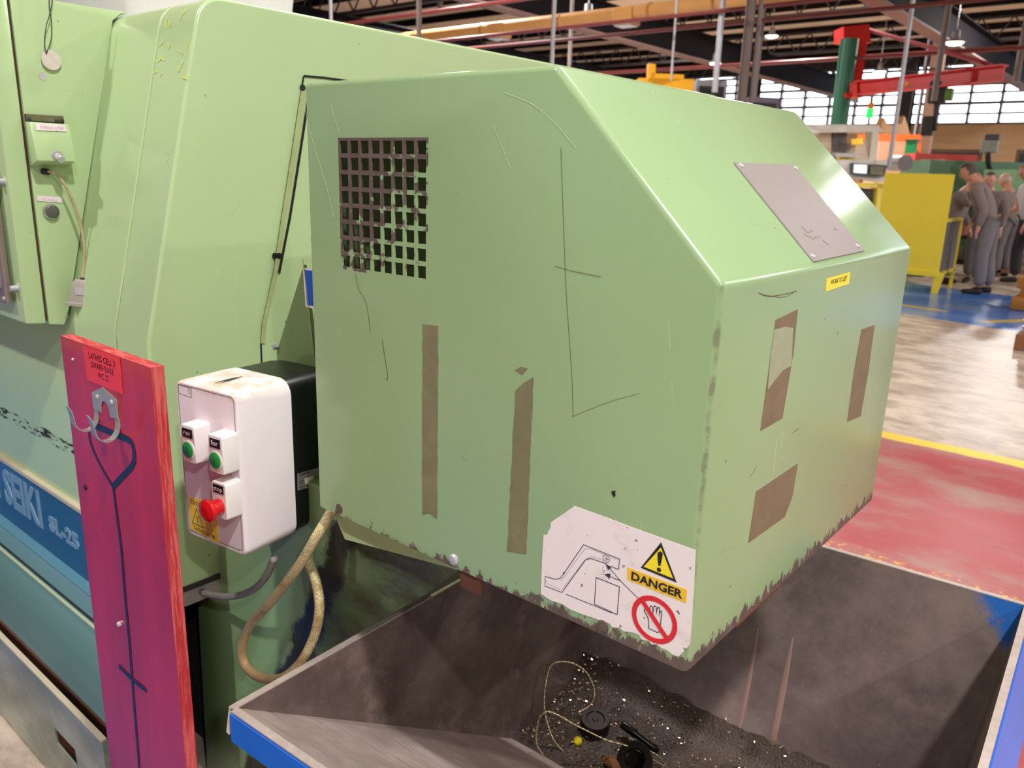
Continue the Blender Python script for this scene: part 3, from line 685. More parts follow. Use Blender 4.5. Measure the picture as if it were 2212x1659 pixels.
# upright carrying the starter, lifting lug on top
def lg(px, py): p = on(px, py, 1, .875); return Vector((p.x, .875, p.z))
lug = [lg(*p) for p in ((655, 535), (648, 520), (646, 505), (650, 492), (660, 484), (675, 480), (700, 484), (712, 500), (716, 540), (725, 800), (680, 800), (673, 700), (660, 570))]
M_brk = green_paint('bracket_paint', (112, 132, 88), .2)
bm = B(); prism(bm, lug, (0, .012, 0), .002)
lugm = bpy.data.meshes.new('l'); bmesh.ops.recalc_face_normals(bm, faces=bm.faces[:]); bm.to_mesh(lugm); bm.free(); lo_ = bpy.data.objects.new('l', lugm); COL.objects.link(lo_)
bm = B(); hc = lg(684, 522); hc2 = lg(684, 548); cyl(bm, hc - Y * .05, hc + Y * .05, .017, 20); box(bm, (hc.x - .017, .82, hc2.z - .01), (hc.x + .017, .95, hc.z)); cyl(bm, hc2 - Y * .05 - Z * .01, hc2 + Y * .05 - Z * .01, .017, 20)
bmesh.ops.recalc_face_normals(bm, faces=bm.faces[:]); cm = bpy.data.meshes.new('c'); bm.to_mesh(cm); bm.free(); co_ = bpy.data.objects.new('c', cm); COL.objects.link(co_)
md = lo_.modifiers.new('b', 'BOOLEAN'); md.object = co_; md.operation = 'DIFFERENCE'; md.solver = 'EXACT'
dg = bpy.context.evaluated_depsgraph_get(); lm = bpy.data.meshes.new_from_object(lo_.evaluated_get(dg)); bpy.data.objects.remove(lo_); bpy.data.objects.remove(co_)
lgo = link('lifting_lug', lm, M_brk, conv, None, math.radians(30), 'dark green lifting lug')
wing = [lg(*p) for p in ((656, 572), (673, 700), (682, 800), (600, 800), (598, 760))]
bm = B(); prism(bm, wing, (0, .006, 0)); obj('gusset_plate', bm, M_brk, conv)
bm = B(); ribbon(bm, [lg(656, 560) - Y * .0005, lg(665, 640) - Y * .0005, lg(676, 740) - Y * .0005], .0025, -Y, .001); obj('weld_seam', bm, mat('pale_edge', (140, 156, 112), .5), conv)
bm = B(); plate(bm, [lg(655, 578), lg(700, 583), lg(705, 672), lg(661, 663)], -Y, .0008); sg = obj('blue_notice', bm, M_white, lgo)
bm = B(); plate(bm, [lg(659, 583) - Y * .0008, lg(700, 588) - Y * .0008, lg(705, 667) - Y * .0008, lg(664, 658) - Y * .0008], -Y, .0005); obj('notice_field', bm, mat('blue_print', (10, 76, 190), .4), lgo)
bm = B(); box(bm, (-1.30, .887, .80), (-1.02, .93, 1.16)); obj('mounting_post', bm, M_brk, conv)
bm = B(); lathe(bm, [(.007, 0), (.007, .006), (.004, .008)], lg(597, 748) - Y * .0 + Z * .0, -Y, 6); obj('mounting_bolt', bm, M_galv, conv)

# ================================================================== FLEXIBLE CONDUITS
t = NT('braided_conduit'); x_, y_, z_ = t.sep()
br = t.n('ShaderNodeTexChecker'); br.inputs['Scale'].default_value = 380; t.link(t.mapv((1, 1, .6), (.5, .6, .4)), br.inputs['Vector'])
c = t.mix(br.outputs['Fac'], lin((214, 202, 158)), lin((178, 162, 118))); c = t.mix(t.ramp(t.noise(16, 5, .7), .45, .68), c, lin((150, 118, 66))); c = t.mix(t.ramp(z_, .12, .02), c, t.mix(t.noise(40), lin((128, 112, 98)), lin((196, 160, 96))))
t.col(c); t.set('Roughness', .55); t.bump(br.outputs['Fac'], .5, .001); M_braid = t.m
def sy(px, py, y): p = on(px, py, 1, y); return p
pa = [sy(722, 1090, .775), sy(712, 1112, .765), sy(683, 1160, .745), sy(640, 1230, .735), sy(585, 1300, .735), sy(540, 1352, .74), sy(523, 1400, .74), sy(532, 1440, .74), sy(565, 1465, .735), sy(610, 1464, .73), sy(650, 1430, .735), sy(680, 1370, .75), sy(690, 1310, .76), sy(682, 1255, .77), sy(668, 1215, .78), sy(664, 1185, .78)]
bm = B(); tube(bm, spline(pa, 8), .0088, 12)
tag(obj('flexible_conduit', bm, M_braid, None, pa[7], True), 'yellowed braided flexible conduit looping below the white starter box', 'hose')
pb = [sy(592, 1205, .735), sy(575, 1245, .735), sy(545, 1275, .735), sy(505, 1288, .735), sy(465, 1286, .74), sy(435, 1278, .76), sy(430, 1268, .78), sy(450, 1262, .82)]
bm = B(); tube(bm, spline(pb, 8), .0068, 10)
tag(obj('flexible_conduit', bm, mat('grey_conduit', (130, 126, 118), .4, var=.3, vs=30), None, pb[3], True), 'short grey cable curving under the starter box to the lathe', 'hose')

# ================================================================== LATHE
XE = -1.45; XS = -1.79
LZ = 1.738
lathe_o = thing('lathe', 'big light green metal lathe with sloping front and blue name band', 'lathe', (-2.4, 1.6, 0))
front = [(.838, 1.731), (.69, 1.12), (.69, .60)]
def body_profile(yback, ztop):
    # rounded top front edge
    out = [(yback, .60), (.69, .60), (.69, 1.12)]
    c0 = Vector((.69, 1.12)); c1 = Vector((.838, 1.731)); d = (c1 - c0).normalized(); r = .05
    corner = Vector((c0.x + d.x * (ztop - c0.y) / d.y, ztop))
    a = corner - d * r; b = corner + Vector((1, 0)) * r
    for i in range(7):
        t_ = i / 6; p = a * (1 - t_) ** 2 + corner * 2 * t_ * (1 - t_) + b * t_ ** 2; out.append((p.x, p.y))
    out.append((yback, ztop)); return out
ZT = 1.742
M_end = M_green
def slab(xa, xb, yb=2.9):
    bm = B(); prism(bm, [(xa, y, z) for y, z in body_profile(yb, ZT)], (xb - xa, 0, 0)); return bm
o = obj('corner_panel', slab(XE, -1.5835), M_green, lathe_o, None, math.radians(30))
bv = o.modifiers.new('b', 'BEVEL'); bv.width = .006; bv.segments = 3; bv.limit_method = 'ANGLE'
o = obj('front_panel', slab(-1.5865, -4.2), M_green, lathe_o, None, math.radians(30))
bv = o.modifiers.new('b', 'BEVEL'); bv.width = .002; bv.segments = 2; bv.limit_method = 'ANGLE'
# access door in the end wall with its dark open joint
def ep(px, py): return on(px, py, 0, XE)
d0 = [ep(655, 165), ep(652, 184), ep(630, 330), ep(608, 470), ep(590, 590), ep(566, 700), ep(563, 742), ep(566, 820)]
bm = B(); ribbon(bm, [p + X * .0005 for p in d0], .004, X, .001); obj('door_joint', bm, mat('open_joint', (16, 14, 10), .9), lathe_o)
dd = [p + Y * .012 for p in d0[:-2]]
bm = B(); M_edge = mat('oily_edge', (160, 172, 116), .5, var=.35, vs=20)
ribbon(bm, [p + X * .0015 + Y * .004 for p in d0[1:-1]], .011, X, .0012); obj('door_edge_strip', bm, M_edge, lathe_o)
bm = B(); ribbon(bm, [p + X * .0025 + Y * .018 for p in d0[1:4]] + [d0[4] + X * .0025 + Y * .012], .0065, X, .0012); obj('open_slit', bm, bpy.data.materials['open_joint'], lathe_o)
bm = B(); ribbon(bm, [ep(655, 164) + X * .001, ep(700, 168) + X * .001, ep(760, 176) + X * .001], .004, X, .001); obj('door_joint', bm, bpy.data.materials['open_joint'], lathe_o)
for (px, py) in ((652, 189), (592, 552), (601, 552)):
    bm = B(); lathe(bm, [(.0062, 0), (.0062, .002)], ep(px, py) + X * .002, X, 14); obj('plug_hole', bm, M_black, lathe_o)
bm = B(); ribbon(bm, [Vector((XE + .0015, .69 - .000, .60)) + Y * .02, Vector((XE + .0015, 1.0, .60))], .012, X, .001); obj('bottom_seal', bm, M_dark, lathe_o)
# machine bed under the end wall
bm = B(); box(bm, (-4.2, .86, .02), (-1.50, 2.8, .598), bev=.004); obj('bed_casting', bm, mat('bed_dark', (52, 44, 48), .6), lathe_o)
bm = B(); box(bm, (-1.62, .72, .555), (-1.455, .90, .592), bev=.003); obj('bed_ledge', bm, mat('ledge_grey', (150, 142, 138), .45), lathe_o)
# front apron: band, grooves, letters
YA = .69
bm = B(); box(bm, (-4.2, YA - .001, .668), (-1.452, YA + .0, .676)); box(bm, (-4.2, YA - .012, .662), (-1.452, YA + .002, .676), bev=.003); obj('band_trim', bm, mat('cream_trim', (196, 184, 160), .4), lathe_o)
def blue_band(name, a, b):
    return mat(name, a, .3, var=.08, coat=.4)
bm = B(); box(bm, (-4.2, YA - .010, .490), (-1.452, YA + .002, .662), bev=.002); bnd = obj('name_band', bm, blue_band('band_blue', (30, 88, 114), 0), lathe_o, None, None, 'dark blue name band')
bm = B(); prism(bm, [(-4.2, YA + .002, .49), (-4.2, YA - .010, .49), (-4.2, YA - .020, .468), (-4.2, YA + .002, .462)], (2.748, 0, 0)); obj('band_ledge', bm, blue_band('ledge_blue', (84, 142, 162), 0), lathe_o)
M_let = mat('raised_letter', (128, 164, 186), .35, .2, var=.05)
def ap(px, py, e=.0115): p = on(px, py, 1, YA - e); return p
def let(word, a, b, h, bold=.02):
    for i, ch in enumerate(word):
        n = len(word); 
    bm = B(); text_bm(bm, word, a, b, h, Z, -Y, 0, bold)
    g = bmesh.ops.extrude_face_region(bm, geom=bm.faces[:]); bmesh.ops.translate(bm, vec=(0, .0015, 0), verts=[v for v in g['geom'] if isinstance(v, bmesh.types.BMVert)])
    return bm
a_ = ap(92, 1140); b_ = ap(12, 1090); zb1 = (a_.z + b_.z) / 2 - .0
hL = ap(92, 1070).z - ap(92, 1140).z
seiki = obj('raised_lettering', let('MORI SEIKI', Vector((ap(5, 1088).x - .29, YA - .0115, a_.z)), Vector((a_.x, YA - .0115, a_.z)), hL, .03), M_let, bnd, None, None, None, 'stuff')
a2 = ap(108, 1153); b2 = ap(171, 1190); h2 = ap(170, 1160).z - ap(170, 1190).z
obj('raised_lettering', let('SL-25', Vector((a2.x, YA - .0115, b2.z)), Vector((b2.x, YA - .0115, b2.z)), h2, .04), M_let, bnd, None, None, None, 'stuff')
# lower doors under the slit, blue floor's reflection tinted into their green paint
M_low = green_paint('apron_paint_reflection', (146, 196, 200), .2)
M_low.node_tree.nodes['Principled BSDF'].inputs['Coat Weight'].default_value = .4
bm = B(); box(bm, (-4.2, YA - .006, .385), (-1.452, YA + .01, .460), bev=.003); obj('apron_strip', bm, M_low, lathe_o)
bm = B(); box(bm, (-4.2, YA + .012, .366), (-1.46, YA + .03, .392)); obj('slot_back', bm, M_black, lathe_o)
bm = B(); box(bm, (-4.2, YA - .006, .080), (-1.452, YA + .01, .366), bev=.004); obj('apron_door', bm, M_low, lathe_o)
bm = B(); box(bm, (-4.2, YA - .0, .02), (-1.47, YA + .03, .60)); obj('apron_core', bm, M_dark, lathe_o)
bm = B(); box(bm, (-4.2, YA - .009, .362), (-1.452, YA - .004, .3665)); obj('door_lip', bm, mat('cream_lip', (190, 200, 160), .4), lathe_o)
# black scuffed grease line on the splash wall
t = NT('grease_smear'); t.col(lin((40, 34, 32))); al = t.ramp(t.noise(60, 6, .7, t.mapv((.4, 1, 2))), .54, .60); t.set('Alpha', al); t.set('Roughness', .6); 
bm = B(); prism(bm, [(-2.6, YA - .0012, .79), (-1.50, YA - .0012, .795), (-1.50, YA - .0012, .815), (-2.0, YA - .0012, .825), (-2.6, YA - .0012, .81)], (0, .0006, 0)); obj('grease_smear', bm, t.m, lathe_o)
# yellow felt pen marks on the corner panel, and a pale hairline along the seam
def so_(px, py, e=.0008):
    A_ = Vector((XE, .838, 1.731)); B_ = Vector((XE, .69, 1.12)); nn = X.cross(A_ - B_).normalized()
    nn = nn if nn.y < 0 else -nn
    return onp(px, py, A_ + nn * e, nn)
nnS = X.cross(Vector((0, .148, .611))).normalized(); nnS = nnS if nnS.y < 0 else -nnS
bm = B()
for pts in (((357, 62), (359, 45), (362, 36)), ((365, 58), (367, 45), (371, 56)), ((389, 42), (394, 25), (404, 17)), ((344, 100), (352, 90)), ((365, 92), (367, 98), (363, 106)),
            ((340, 135), (348, 126), (356, 130)), ((333, 160), (335, 152), (340, 156)), ((346, 164), (351, 157)), ((385, 155), (393, 140), (396, 130)), ((394, 167), (403, 170), (404, 158)), ((402, 108), (406, 88)), ((388, 108), (395, 116))):
    ribbon(bm, [so_(*p) for p in pts], .0022, nnS, .0003)
obj('pen_marks', bm, mat('yellow_pen', (226, 222, 96), .6), lathe_o, None, None, None, 'stuff')
bm = B(); ribbon(bm, [Vector((-1.585, .69 - .0015 + (z - 1.12) * .2422, z)) for z in (.9, 1.12, 1.3, 1.5, 1.66)] if False else [Vector((-1.5822, .6885, .93)), Vector((-1.5822, .6885, 1.12)), Vector((-1.5822, .838 - .0016, 1.731 - .06))], .0022, -Y, .0006); obj('pale_seam_line', bm, mat('pale_seam', (206, 208, 170), .45), lathe_o)
# control cabinet on the front, its side facing us
bm = B()
cabp = [(.648, 1.118), (.676, 1.110), (.689, 1.127), (.837, 1.722), (.87, 1.745), (.648, 1.80)]
prism(bm, [(XS, a, b) for a, b in ((.648, 1.112), (.678, 1.107), (.689, 1.125), (.8355, 1.728), (.87, 1.7455), (.648, 1.7455))], (-1.6, 0, 0), .003)
cab = obj('control_cabinet', bm, M_green, lathe_o, None, math.radians(30))
bm = B(); prism(bm, [(XS + .001, a, b) for a, b in ((.604, 1.118), (.643, 1.114), (.643, 1.85), (.604, 1.85))], (-1.6, 0, 0), .004); cf = obj('cabinet_front', bm, M_green, lathe_o, None, math.radians(30))
bm = B(); box(bm, (XS - 1.5, .6435, 1.12), (XS - .004, .6475, 1.78)); obj('cabinet_gasket', bm, mat('rust_gasket', (66, 36, 24), .8, var=.5, vs=30), lathe_o)
# operator panel on the cabinet front
bm = B(); box(bm, (XS - .9, .586, 1.155), (XS - .035, .598, 1.55), bev=.003); opn = obj('operator_panel', bm, mat('brushed_panel', (150, 136, 132), .35, .6), lathe_o, None, math.radians(30))
for (z_) in (1.40, 1.19):
    bm = B(); lathe(bm, [(.010, 0), (.010, .002), (.0065, .002), (.006, .014)], (XS - .018, .604, z_), -Y, 16); obj('panel_screw', bm, M_galv, lathe_o, None, .6)
for (x_, m_) in ((XS - .058, mat('grey_key', (130, 120, 136), .4)), (XS - .082, mat('green_key', (14, 120, 84), .4))):
    bm = B(); box(bm, (x_ - .0115, .574, 1.188), (x_ + .0115, .588, 1.214), bev=.002); obj('panel_key', bm, m_, opn, None, .6)
bm = B(); lathe(bm, [(.004, 0), (.004, .003)], (XS - .045, .586, 1.167), -Y, 10); obj('rivet', bm, M_galv, opn)
# interface socket box on the cabinet side
def cp(px, py, e=0): return on(px, py, 0, XS) + X * e
ibz0 = 1.455; 
c_tl, c_tr, c_bl, c_br = on(66, 262, 0, XS + .04), on(155, 270, 0, XS + .04), on(71, 345, 0, XS + .04), on(163, 351, 0, XS + .04)
yA = (c_tl.y + c_bl.y) / 2 + .004; yB = (c_tr.y + c_br.y) / 2; zA = (c_tl.z + c_tr.z) / 2; zB = (c_bl.z + c_br.z) / 2
bm = B(); prism(bm, [(XS + .0005, yA, zA + .002), (XS + .030, yA, zA), (XS + .044, yA, zB), (XS + .0005, yA, zB - .012)], (0, yB - yA, 0), .002)
ib = obj('socket_box', bm, M_green, cab, None, math.radians(30), 'small hinged socket box')
bm = B(); box(bm, (XS + .0005, yA + .002, zA + .003), (XS + .012, yB - .002, zA + .016), bev=.001); obj('hinge', bm, mat('rusty_hinge', (110, 104, 78), .5, .4, var=.5, vs=60), cab)
for yy_ in (yA + .006, yB - .016, yB - .006):
    bm = B(); cyl(bm, (XS + .01, yy_ - .003, zA + .006), (XS + .01, yy_ + .003, zA + .006), .005, 10); obj('hinge_knuckle', bm, M_dark, cab)
nB = Vector((1, 0, .4)).normalized()
mid = (zA + zB) / 2
def ibp(fy, fz, e=0): # point on the box lid
    z = zA + (zB - zA) * fz; x = XS + .030 + .014 * fz; return Vector((x + e, yA + (yB - yA) * fy, z))
M_tag = mat('engraved_tag', (226, 212, 216), .4, var=.04); M_tprint = mat('tag_print', (196, 168, 180), .5)
bm = B(); plate(bm, [ibp(.12, .20, .0008), ibp(.88, .20, .0008), ibp(.88, .02, .0008), ibp(.12, .02, .0008)], X, .0015); tgp = obj('name_tag', bm, M_tag, ib)
bm = B(); text_bm(bm, 'INTERFACE ACTIVE', ibp(.22, .16, .003), ibp(.80, .16, .003), .006, Z, X, .0001); obj('tag_print', bm, M_tprint, ib)
kc = ibp(.52, .86, 0); bm = B(); lathe(bm, [(.011, 0), (.011, .003), (.0075, .004), (.0075, .020), (.0065, .021)], kc, (1, 0, -.35), 18); obj('latch_knob', bm, M_galv, ib, None, .6)
c_ = cp(107, 428, .001); bm = B(); plate(bm, [cp(80, 422, .0005), cp(133, 426, .0005), cp(133, 438, .0005), cp(80, 434, .0005)], X, .0015); obj('name_tag', bm, M_tag, cab)
bm = B(); text_bm(bm, 'EMG RELEASE', cp(90, 433, .0022), cp(124, 436, .0022), .0045, Z, X, .0001); obj('tag_print', bm, M_tprint, cab)
bm = B(); lathe(bm, [(.0155, 0), (.0155, .006), (.013, .010), (.012, .009)], cp(109, 457), X, 26); bz = obj('button_bezel', bm, mat('chrome', (196, 196, 200), .15, .9), cab, None, .6)
bm = B(); lathe(bm, [(.0118, .006), (.0118, .0105), (.011, .011)], cp(109, 457), X, 26); obj('button_face', bm, mat('dark_cap', (92, 92, 88), .3, .3), cab, None, .6)
bm = B(); disc(bm, cp(92, 165, .0003), .0075, X, .0004, 14); obj('old_sticker', bm, mat('faded_sticker', (190, 180, 186), .5, var=.3, vs=90), cab)
# string with round tag, and cable with its plug
bm = B(); tg = cp(108, 130, .006); disc(bm, tg, .0185, X, .0015, 30)
tagth = thing('round_tag', 'worn round white tag hanging on a black string', 'tag', tg)
obj('disc', bm, mat('worn_tag', (206, 196, 186), .45, var=.18, vs=70), tagth)
bm = B(); h0 = cp(96, 117, .009)
tube(bm, spline([h0, cp(91, 95, .012), cp(93, 60, .014), cp(104, 20, .014), cp(110, -40, .014), cp(112, -90, .012)], 6), .0009, 6)
tube(bm, spline([h0, cp(106, 85, .010), cp(106, 50, .012), cp(101, 20, .014), cp(99, -40, .014), cp(104, -90, .012)], 6), .0009, 6); obj('string', bm, mat('black_string', (40, 46, 42), .5), tagth, None, True)
pw = [cp(97, 371, .008), cp(106, 372, .020), cp(122, 392, .032), cp(140, 430, .036), cp(157, 480, .036), cp(166, 530, .036), cp(165, 575, .036), cp(161, 600, .036)]
pth = thing('cable_plug', 'grubby cream cable hanging with a grey metal multipin plug', 'plug', pw[-1])
bm = B(); tube(bm, spline(pw, 6), .0030, 8); obj('cable', bm, mat('dirty_cable', (172, 156, 124), .5, var=.3, vs=40), pth, None, True)
bm = B(); cyl(bm, cp(93, 370, .0), cp(99, 371, .012), .0062, 14); obj('gland', bm, M_dark, pth, None, .6)
M_zinc = mat('zinc_cast', (176, 168, 160), .4, .5, var=.2, vs=40)
top = pw[-1]; PM = frame(top - Z * .032 + X * .002, Vector((.55, -.83, 0)).normalized(), Vector((.83, .55, 0)).normalized(), Vector((-.10, .0, 1)).normalized())
PM = Matrix.Translation(top - Z * .026) @ Matrix.Rotation(math.radians(-8), 4, 'X') @ Matrix.Rotation(math.radians(-38), 4, 'Z')
bm = B(); loft(bm, [(rrect(-.010, .010, -.014, .014, .003, 3), .026), (rrect(-.012, .012, -.019, .019, .003, 3), .018), (rrect(-.013, .013, -.024, .024, .002, 3), -.022), (rrect(-.016, .016, -.028, .028, .002, 3), -.024), (rrect(-.016, .016, -.028, .028, .002, 3), -.030)], Vector((0, 0, 0)), X, Z, Y)
bmesh.ops.transform(bm, matrix=PM, verts=bm.verts[:]); pb_ = obj('plug_body', bm, M_zinc, pth, None, math.radians(30))
bm = B(); box(bm, (.0128, -.012, -.006), (.0138, .012, .010), PM); obj('plug_window', bm, M_galv, pb_)
bm = B(); cyl(bm, PM @ Vector((.0, .024, -.020)), PM @ Vector((.0, .040, -.020)), .006, 12); obj('locking_screw', bm, M_zinc, pb_, None, .6)
bm = B(); cyl(bm, PM @ Vector((.0, 0, .024)), PM @ Vector((.0, 0, .030)), .007, 14); obj('cable_collar', bm, M_dark, pb_, None, .6)
# coolant tank below
bm = B()
TP = [(-4.2, .02), (-1.53, .02), (-1.53, .286), (-4.2, .286)]
sl_ = [on(120, 1570, 1, .563), on(165, 1618, 1, .563), on(172, 1659, 1, .563), on(126, 1604, 1, .563)]
def quadring(bm, outer, inner, y, th):
    for o in (0,):
        ov = [bm.verts.new((a, y, b)) for a, b in outer]; iv = [bm.verts.new((a, y, b)) for a, b in inner]
        fs = [bm.faces.new((ov[i], ov[(i + 1) % 4], iv[(i + 1) % 4], iv[i])) for i in range(4)]
        g = bmesh.ops.extrude_face_region(bm, geom=fs); bmesh.ops.translate(bm, vec=(0, th, 0), verts=[v for v in g['geom'] if isinstance(v, bmesh.types.BMVert)])
quadring(bm, TP, [(sl_[3].x, sl_[3].z), (sl_[2].x, sl_[2].z), (sl_[1].x, sl_[1].z), (sl_[0].x, sl_[0].z)], .560, .004)
tank = thing('coolant_tank', 'low grey green coolant tank with a cut slot, under the lathe front', 'tank', (-2.8, .7, 0))
t = NT('worn_tank'); t.col(t.mix(t.ramp(t.noise(6, 6, .7, t.mapv((.6, 1, 1), (0, .4, 0))), .35, .7), lin((120, 132, 116)), lin((172, 178, 168)))); t.set('Roughness', .3); t.set('Metallic', .4)
obj('front_plate', bm, t.m, tank)
bm = B(); box(bm, (-4.2, .566, .02), (-1.53, .684, .05)); box(bm, (-4.2, .676, .02), (-1.53, .682, .10)); obj('trough', bm, mat('rusty_trough', (92, 44, 24), .8, var=.4), tank)
bm = B(); box(bm, (-1.532, .562, .02), (-1.528, .686, .284)); obj('end_plate', bm, t.m, tank)
bm = B(); box(bm, (-4.2, .556, .284), (-1.528, .568, .290), bev=.001); obj('rim', bm, bpy.data.materials['cream_trim'], tank)
for xx in (-4.0, -2.9, -1.8):
    bm = B(); box(bm, (xx, .60, 0), (xx + .06, .66, .02)); obj('foot', bm, M_dark, tank)
for xx in (-4.0, -1.9):
    for yy_ in (1.1, 2.5):
        bm = B(); cyl(bm, (xx, yy_, 0), (xx, yy_, .03), .06, 16); obj('levelling_foot', bm, M_dark, lathe_o)
# pale plastic box standing on the lathe
wb = thing('plastic_tub', 'pale translucent plastic tub standing on top of the lathe', 'tub', (-2.45, 1.35, ZT))
bm = B(); TXR = on(415, -60, 1, 1.3).x
loft(bm, [(rrect(-3.4, TXR - .04, 1.15, 1.65, .05), 0), (rrect(-3.44, TXR, 1.11, 1.69, .06), .36)], Vector((0, 0, ZT)), X, Z, Y)
obj('tub_body', bm, mat('milky_plastic', (226, 218, 224), .3), wb, None, math.radians(40))
bm = B(); box(bm, (-3.46, 1.09, ZT + .345), (TXR + .02, 1.71, ZT + .375), bev=.008); obj('tub_rim', bm, mat('milky_plastic_rim', (236, 230, 236), .3), wb)
bm = B(); lathe(bm, [(.06, 0), (.06, .12), (.03, .15), (.03, .2)], (-2.75, .98, ZT), Z, 20)
tag(obj('squeeze_bottle', bm, mat('blue_cap', (60, 90, 150), .4), None, (-2.75, .98, ZT), .6), 'blue bottle at the top edge of the lathe beside the tub', 'bottle')

# ================================================================== RED SHADOW BOARD
YB = .5
bd = thing('shadow_board', 'tall red painted board with a painted rake outline and hook', 'board', (-1.196, .51, 0))
t = NT('red_board'); x_, y_, z_ = t.sep()
c = t.mix(t.ramp(t.noise(4, 5, .6, t.mapv((2, 1, .5))), .3, .75), lin((160, 12, 30)), lin((196, 24, 42))); c = t.mix(t.math('MULTIPLY', t.ramp(t.noise(11, 6, .8), .62, .72), .3), c, lin((120, 14, 40)))
t.col(c); t.set('Roughness', .3); t.set('Coat Weight', .3); M_bd = t.m
t = NT('red_board_edge'); c = t.mix(t.ramp(t.noise(30, 6, .8, t.mapv((1, 5, .35))), .42, .62), lin((170, 34, 42)), lin((206, 96, 96))); t.col(c); t.set('Roughness', .6); t.bump(t.noise(60, 6, .7, t.mapv((1, 3, .3))), .5, .002); M_bde = t.m
bm = B(); box(bm, (-1.342, YB, 0), (-1.05, YB + .019, 1.177)); bo_ = obj('panel', bm, [M_bd, M_bde], bd)
for p_ in bo_.data.polygons:
    if abs(p_.normal.y) < .5: p_.material_index = 1
def bp(x, y, e=.0003): return on(100 + x / 4.147, 700 + y / 4.147, 1, YB) - Y * e
def bpx(px, py, e=.0003): return on(px, py, 1, YB) - Y * e
M_navy = mat('navy_paint', (14, 34, 60), .4, var=.08)
bm = B()
ribbon(bm, spline([bp(387, 950), bp(388, 1010), bp(415, 1110), bp(500, 1290), bp(598, 1455)], 4), .0062, -Y, .0003)
ribbon(bm, spline([bp(392, 905), bp(470, 925), bp(570, 965), bp(660, 1005), bp(730, 1032), bp(772, 1075), bp(788, 1150), bp(788, 1225), bp(760, 1285), bp(690, 1360), bp(602, 1455)], 4), .0105, -Y, .0004)
ribbon(bm, [bpx(245, 1050), bpx(250, 1090), bpx(262, 1180), bpx(270, 1280), bpx(281, 1400), bpx(290, 1520), bpx(300, 1640), bpx(302, 1700)], .0072, -Y, .0005)
ribbon(bm, [bpx(257, 1438), bpx(285, 1466), bpx(317, 1492)], .0085, -Y, .0006)
obj('painted_outline', bm, M_navy, bd)
bm = B(); plate(bm, [bp(330, 195), bp(660, 297), bp(690, 630), bp(372, 500)], -Y, .0006); rl = obj('paper_label', bm, mat('red_label', (232, 44, 50), .3, var=.04), bd, None, None, 'bright red laminated label')
bm = B()
text_bm(bm, 'LATHES CELL 3', bp(388, 304, .0008), bp(622, 388, .0008), .0095, Z, -Y, .0001, .01)
text_bm(bm, 'SWARF RAKE', bp(408, 385, .0008), bp(614, 462, .0008), .0095, Z, -Y, .0001, .01)
text_bm(bm, 'WC 32', bp(470, 482, .0008), bp(566, 520, .0008), .0095, Z, -Y, .0001, .01); obj('lettering', bm, M_ink, rl)
# twin hook
M_hook = mat('bright_steel', (176, 176, 172), .36, .55, var=.1, vs=40)
hk = thing('t', 't', 't'); bpy.data.objects.remove(hk)
xl, xr = bp(432, 740).x, bp(640, 700).x; zt_ = bp(640, 690).z; zl = bp(425, 745).z
xm_ = (xl + xr) / 2
outer = [(xl, .0), (xl, zt_ - .003), (xm_ - .002, bp(520, 568).z), (xr, zt_ + .002), (xr, 0)]
zlow = bp(645, 850).z
bm = B()
arch = [(xm_ + .0155 * math.cos(a), zt_ - .030 + .022 * math.sin(a)) for a in [math.pi * i / 8 for i in range(9)]]
poly = [(xl, zlow), (xl, zt_ - .003), (xm_ - .002, bp(520, 568).z), (xr, zt_ + .002), (xr, zlow), (xr - .0085, zlow)] + [(a, b) for a, b in arch] + [(xl + .0085, zlow)]
prism(bm, [(a, YB - .0005, b) for a, b in poly], (0, -.0015, 0)); hp = obj('hook_plate', bm, M_hook, bd, None, None, 'bright steel twin hook')
for xc in (xl + .006, xr - .006):
    path = [(YB - .001, zlow + .002), (YB - .0012, zlow - .006)]
    for i in range(12):
        a = math.radians(0 - 180 * i / 11); path.append((YB - .0012 - .017 + .017 * math.cos(a), zlow - .008 + .022 * math.sin(a)))
    path += [(YB - .037, zlow + .004), (YB - .041, zlow + .014)]
    bm = B(); rows = []
    for k, (y_, z_) in enumerate(path):
        w = .0066 if k < len(path) - 1 else .003
        nx = path[min(k + 1, len(path) - 1)]; pv = path[max(k - 1, 0)]; ty, tz = nx[0] - pv[0], nx[1] - pv[1]; L = math.hypot(ty, tz); ny, nz = -tz / L * .0014, ty / L * .0014
        rows.append([bm.verts.new((xc - w, y_, z_)), bm.verts.new((xc + w, y_, z_)), bm.verts.new((xc + w, y_ + ny, z_ + nz)), bm.verts.new((xc - w, y_ + ny, z_ + nz))])
    for a, b in zip(rows, rows[1:]):
        for i in range(4): bm.faces.new((a[i], a[(i + 1) % 4], b[(i + 1) % 4], b[i]))
    bm.faces.new(rows[0][::-1]); bm.faces.new(rows[-1]); obj('hook_arm', bm, M_hook, hp, None, math.radians(40))
for q in ((467, 650), (596, 698)):
    bm = B(); lathe(bm, [(.0042, 0), (.0038, .0015), (.002, .0022)], bp(*q, .002), -Y, 10); obj('screw', bm, M_galv, hp, None, .6)
bm = B(); lathe(bm, [(.0042, 0), (.004, .002), (.002, .003)], bpx(186, 1053), -Y, 12); obj('black_screw', bm, M_black, bd, None, .6)
bm = B(); lathe(bm, [(.0048, 0), (.0044, .003), (.0032, .0045), (.002, .0035)], bpx(260, 1347), -Y, 8); obj('bright_screw', bm, M_galv, bd, None, .4)
bm = B(); lathe(bm, [(.0022, 0), (.002, .0015)], bp(240, 314), -Y, 8); obj('staple', bm, M_white, bd)

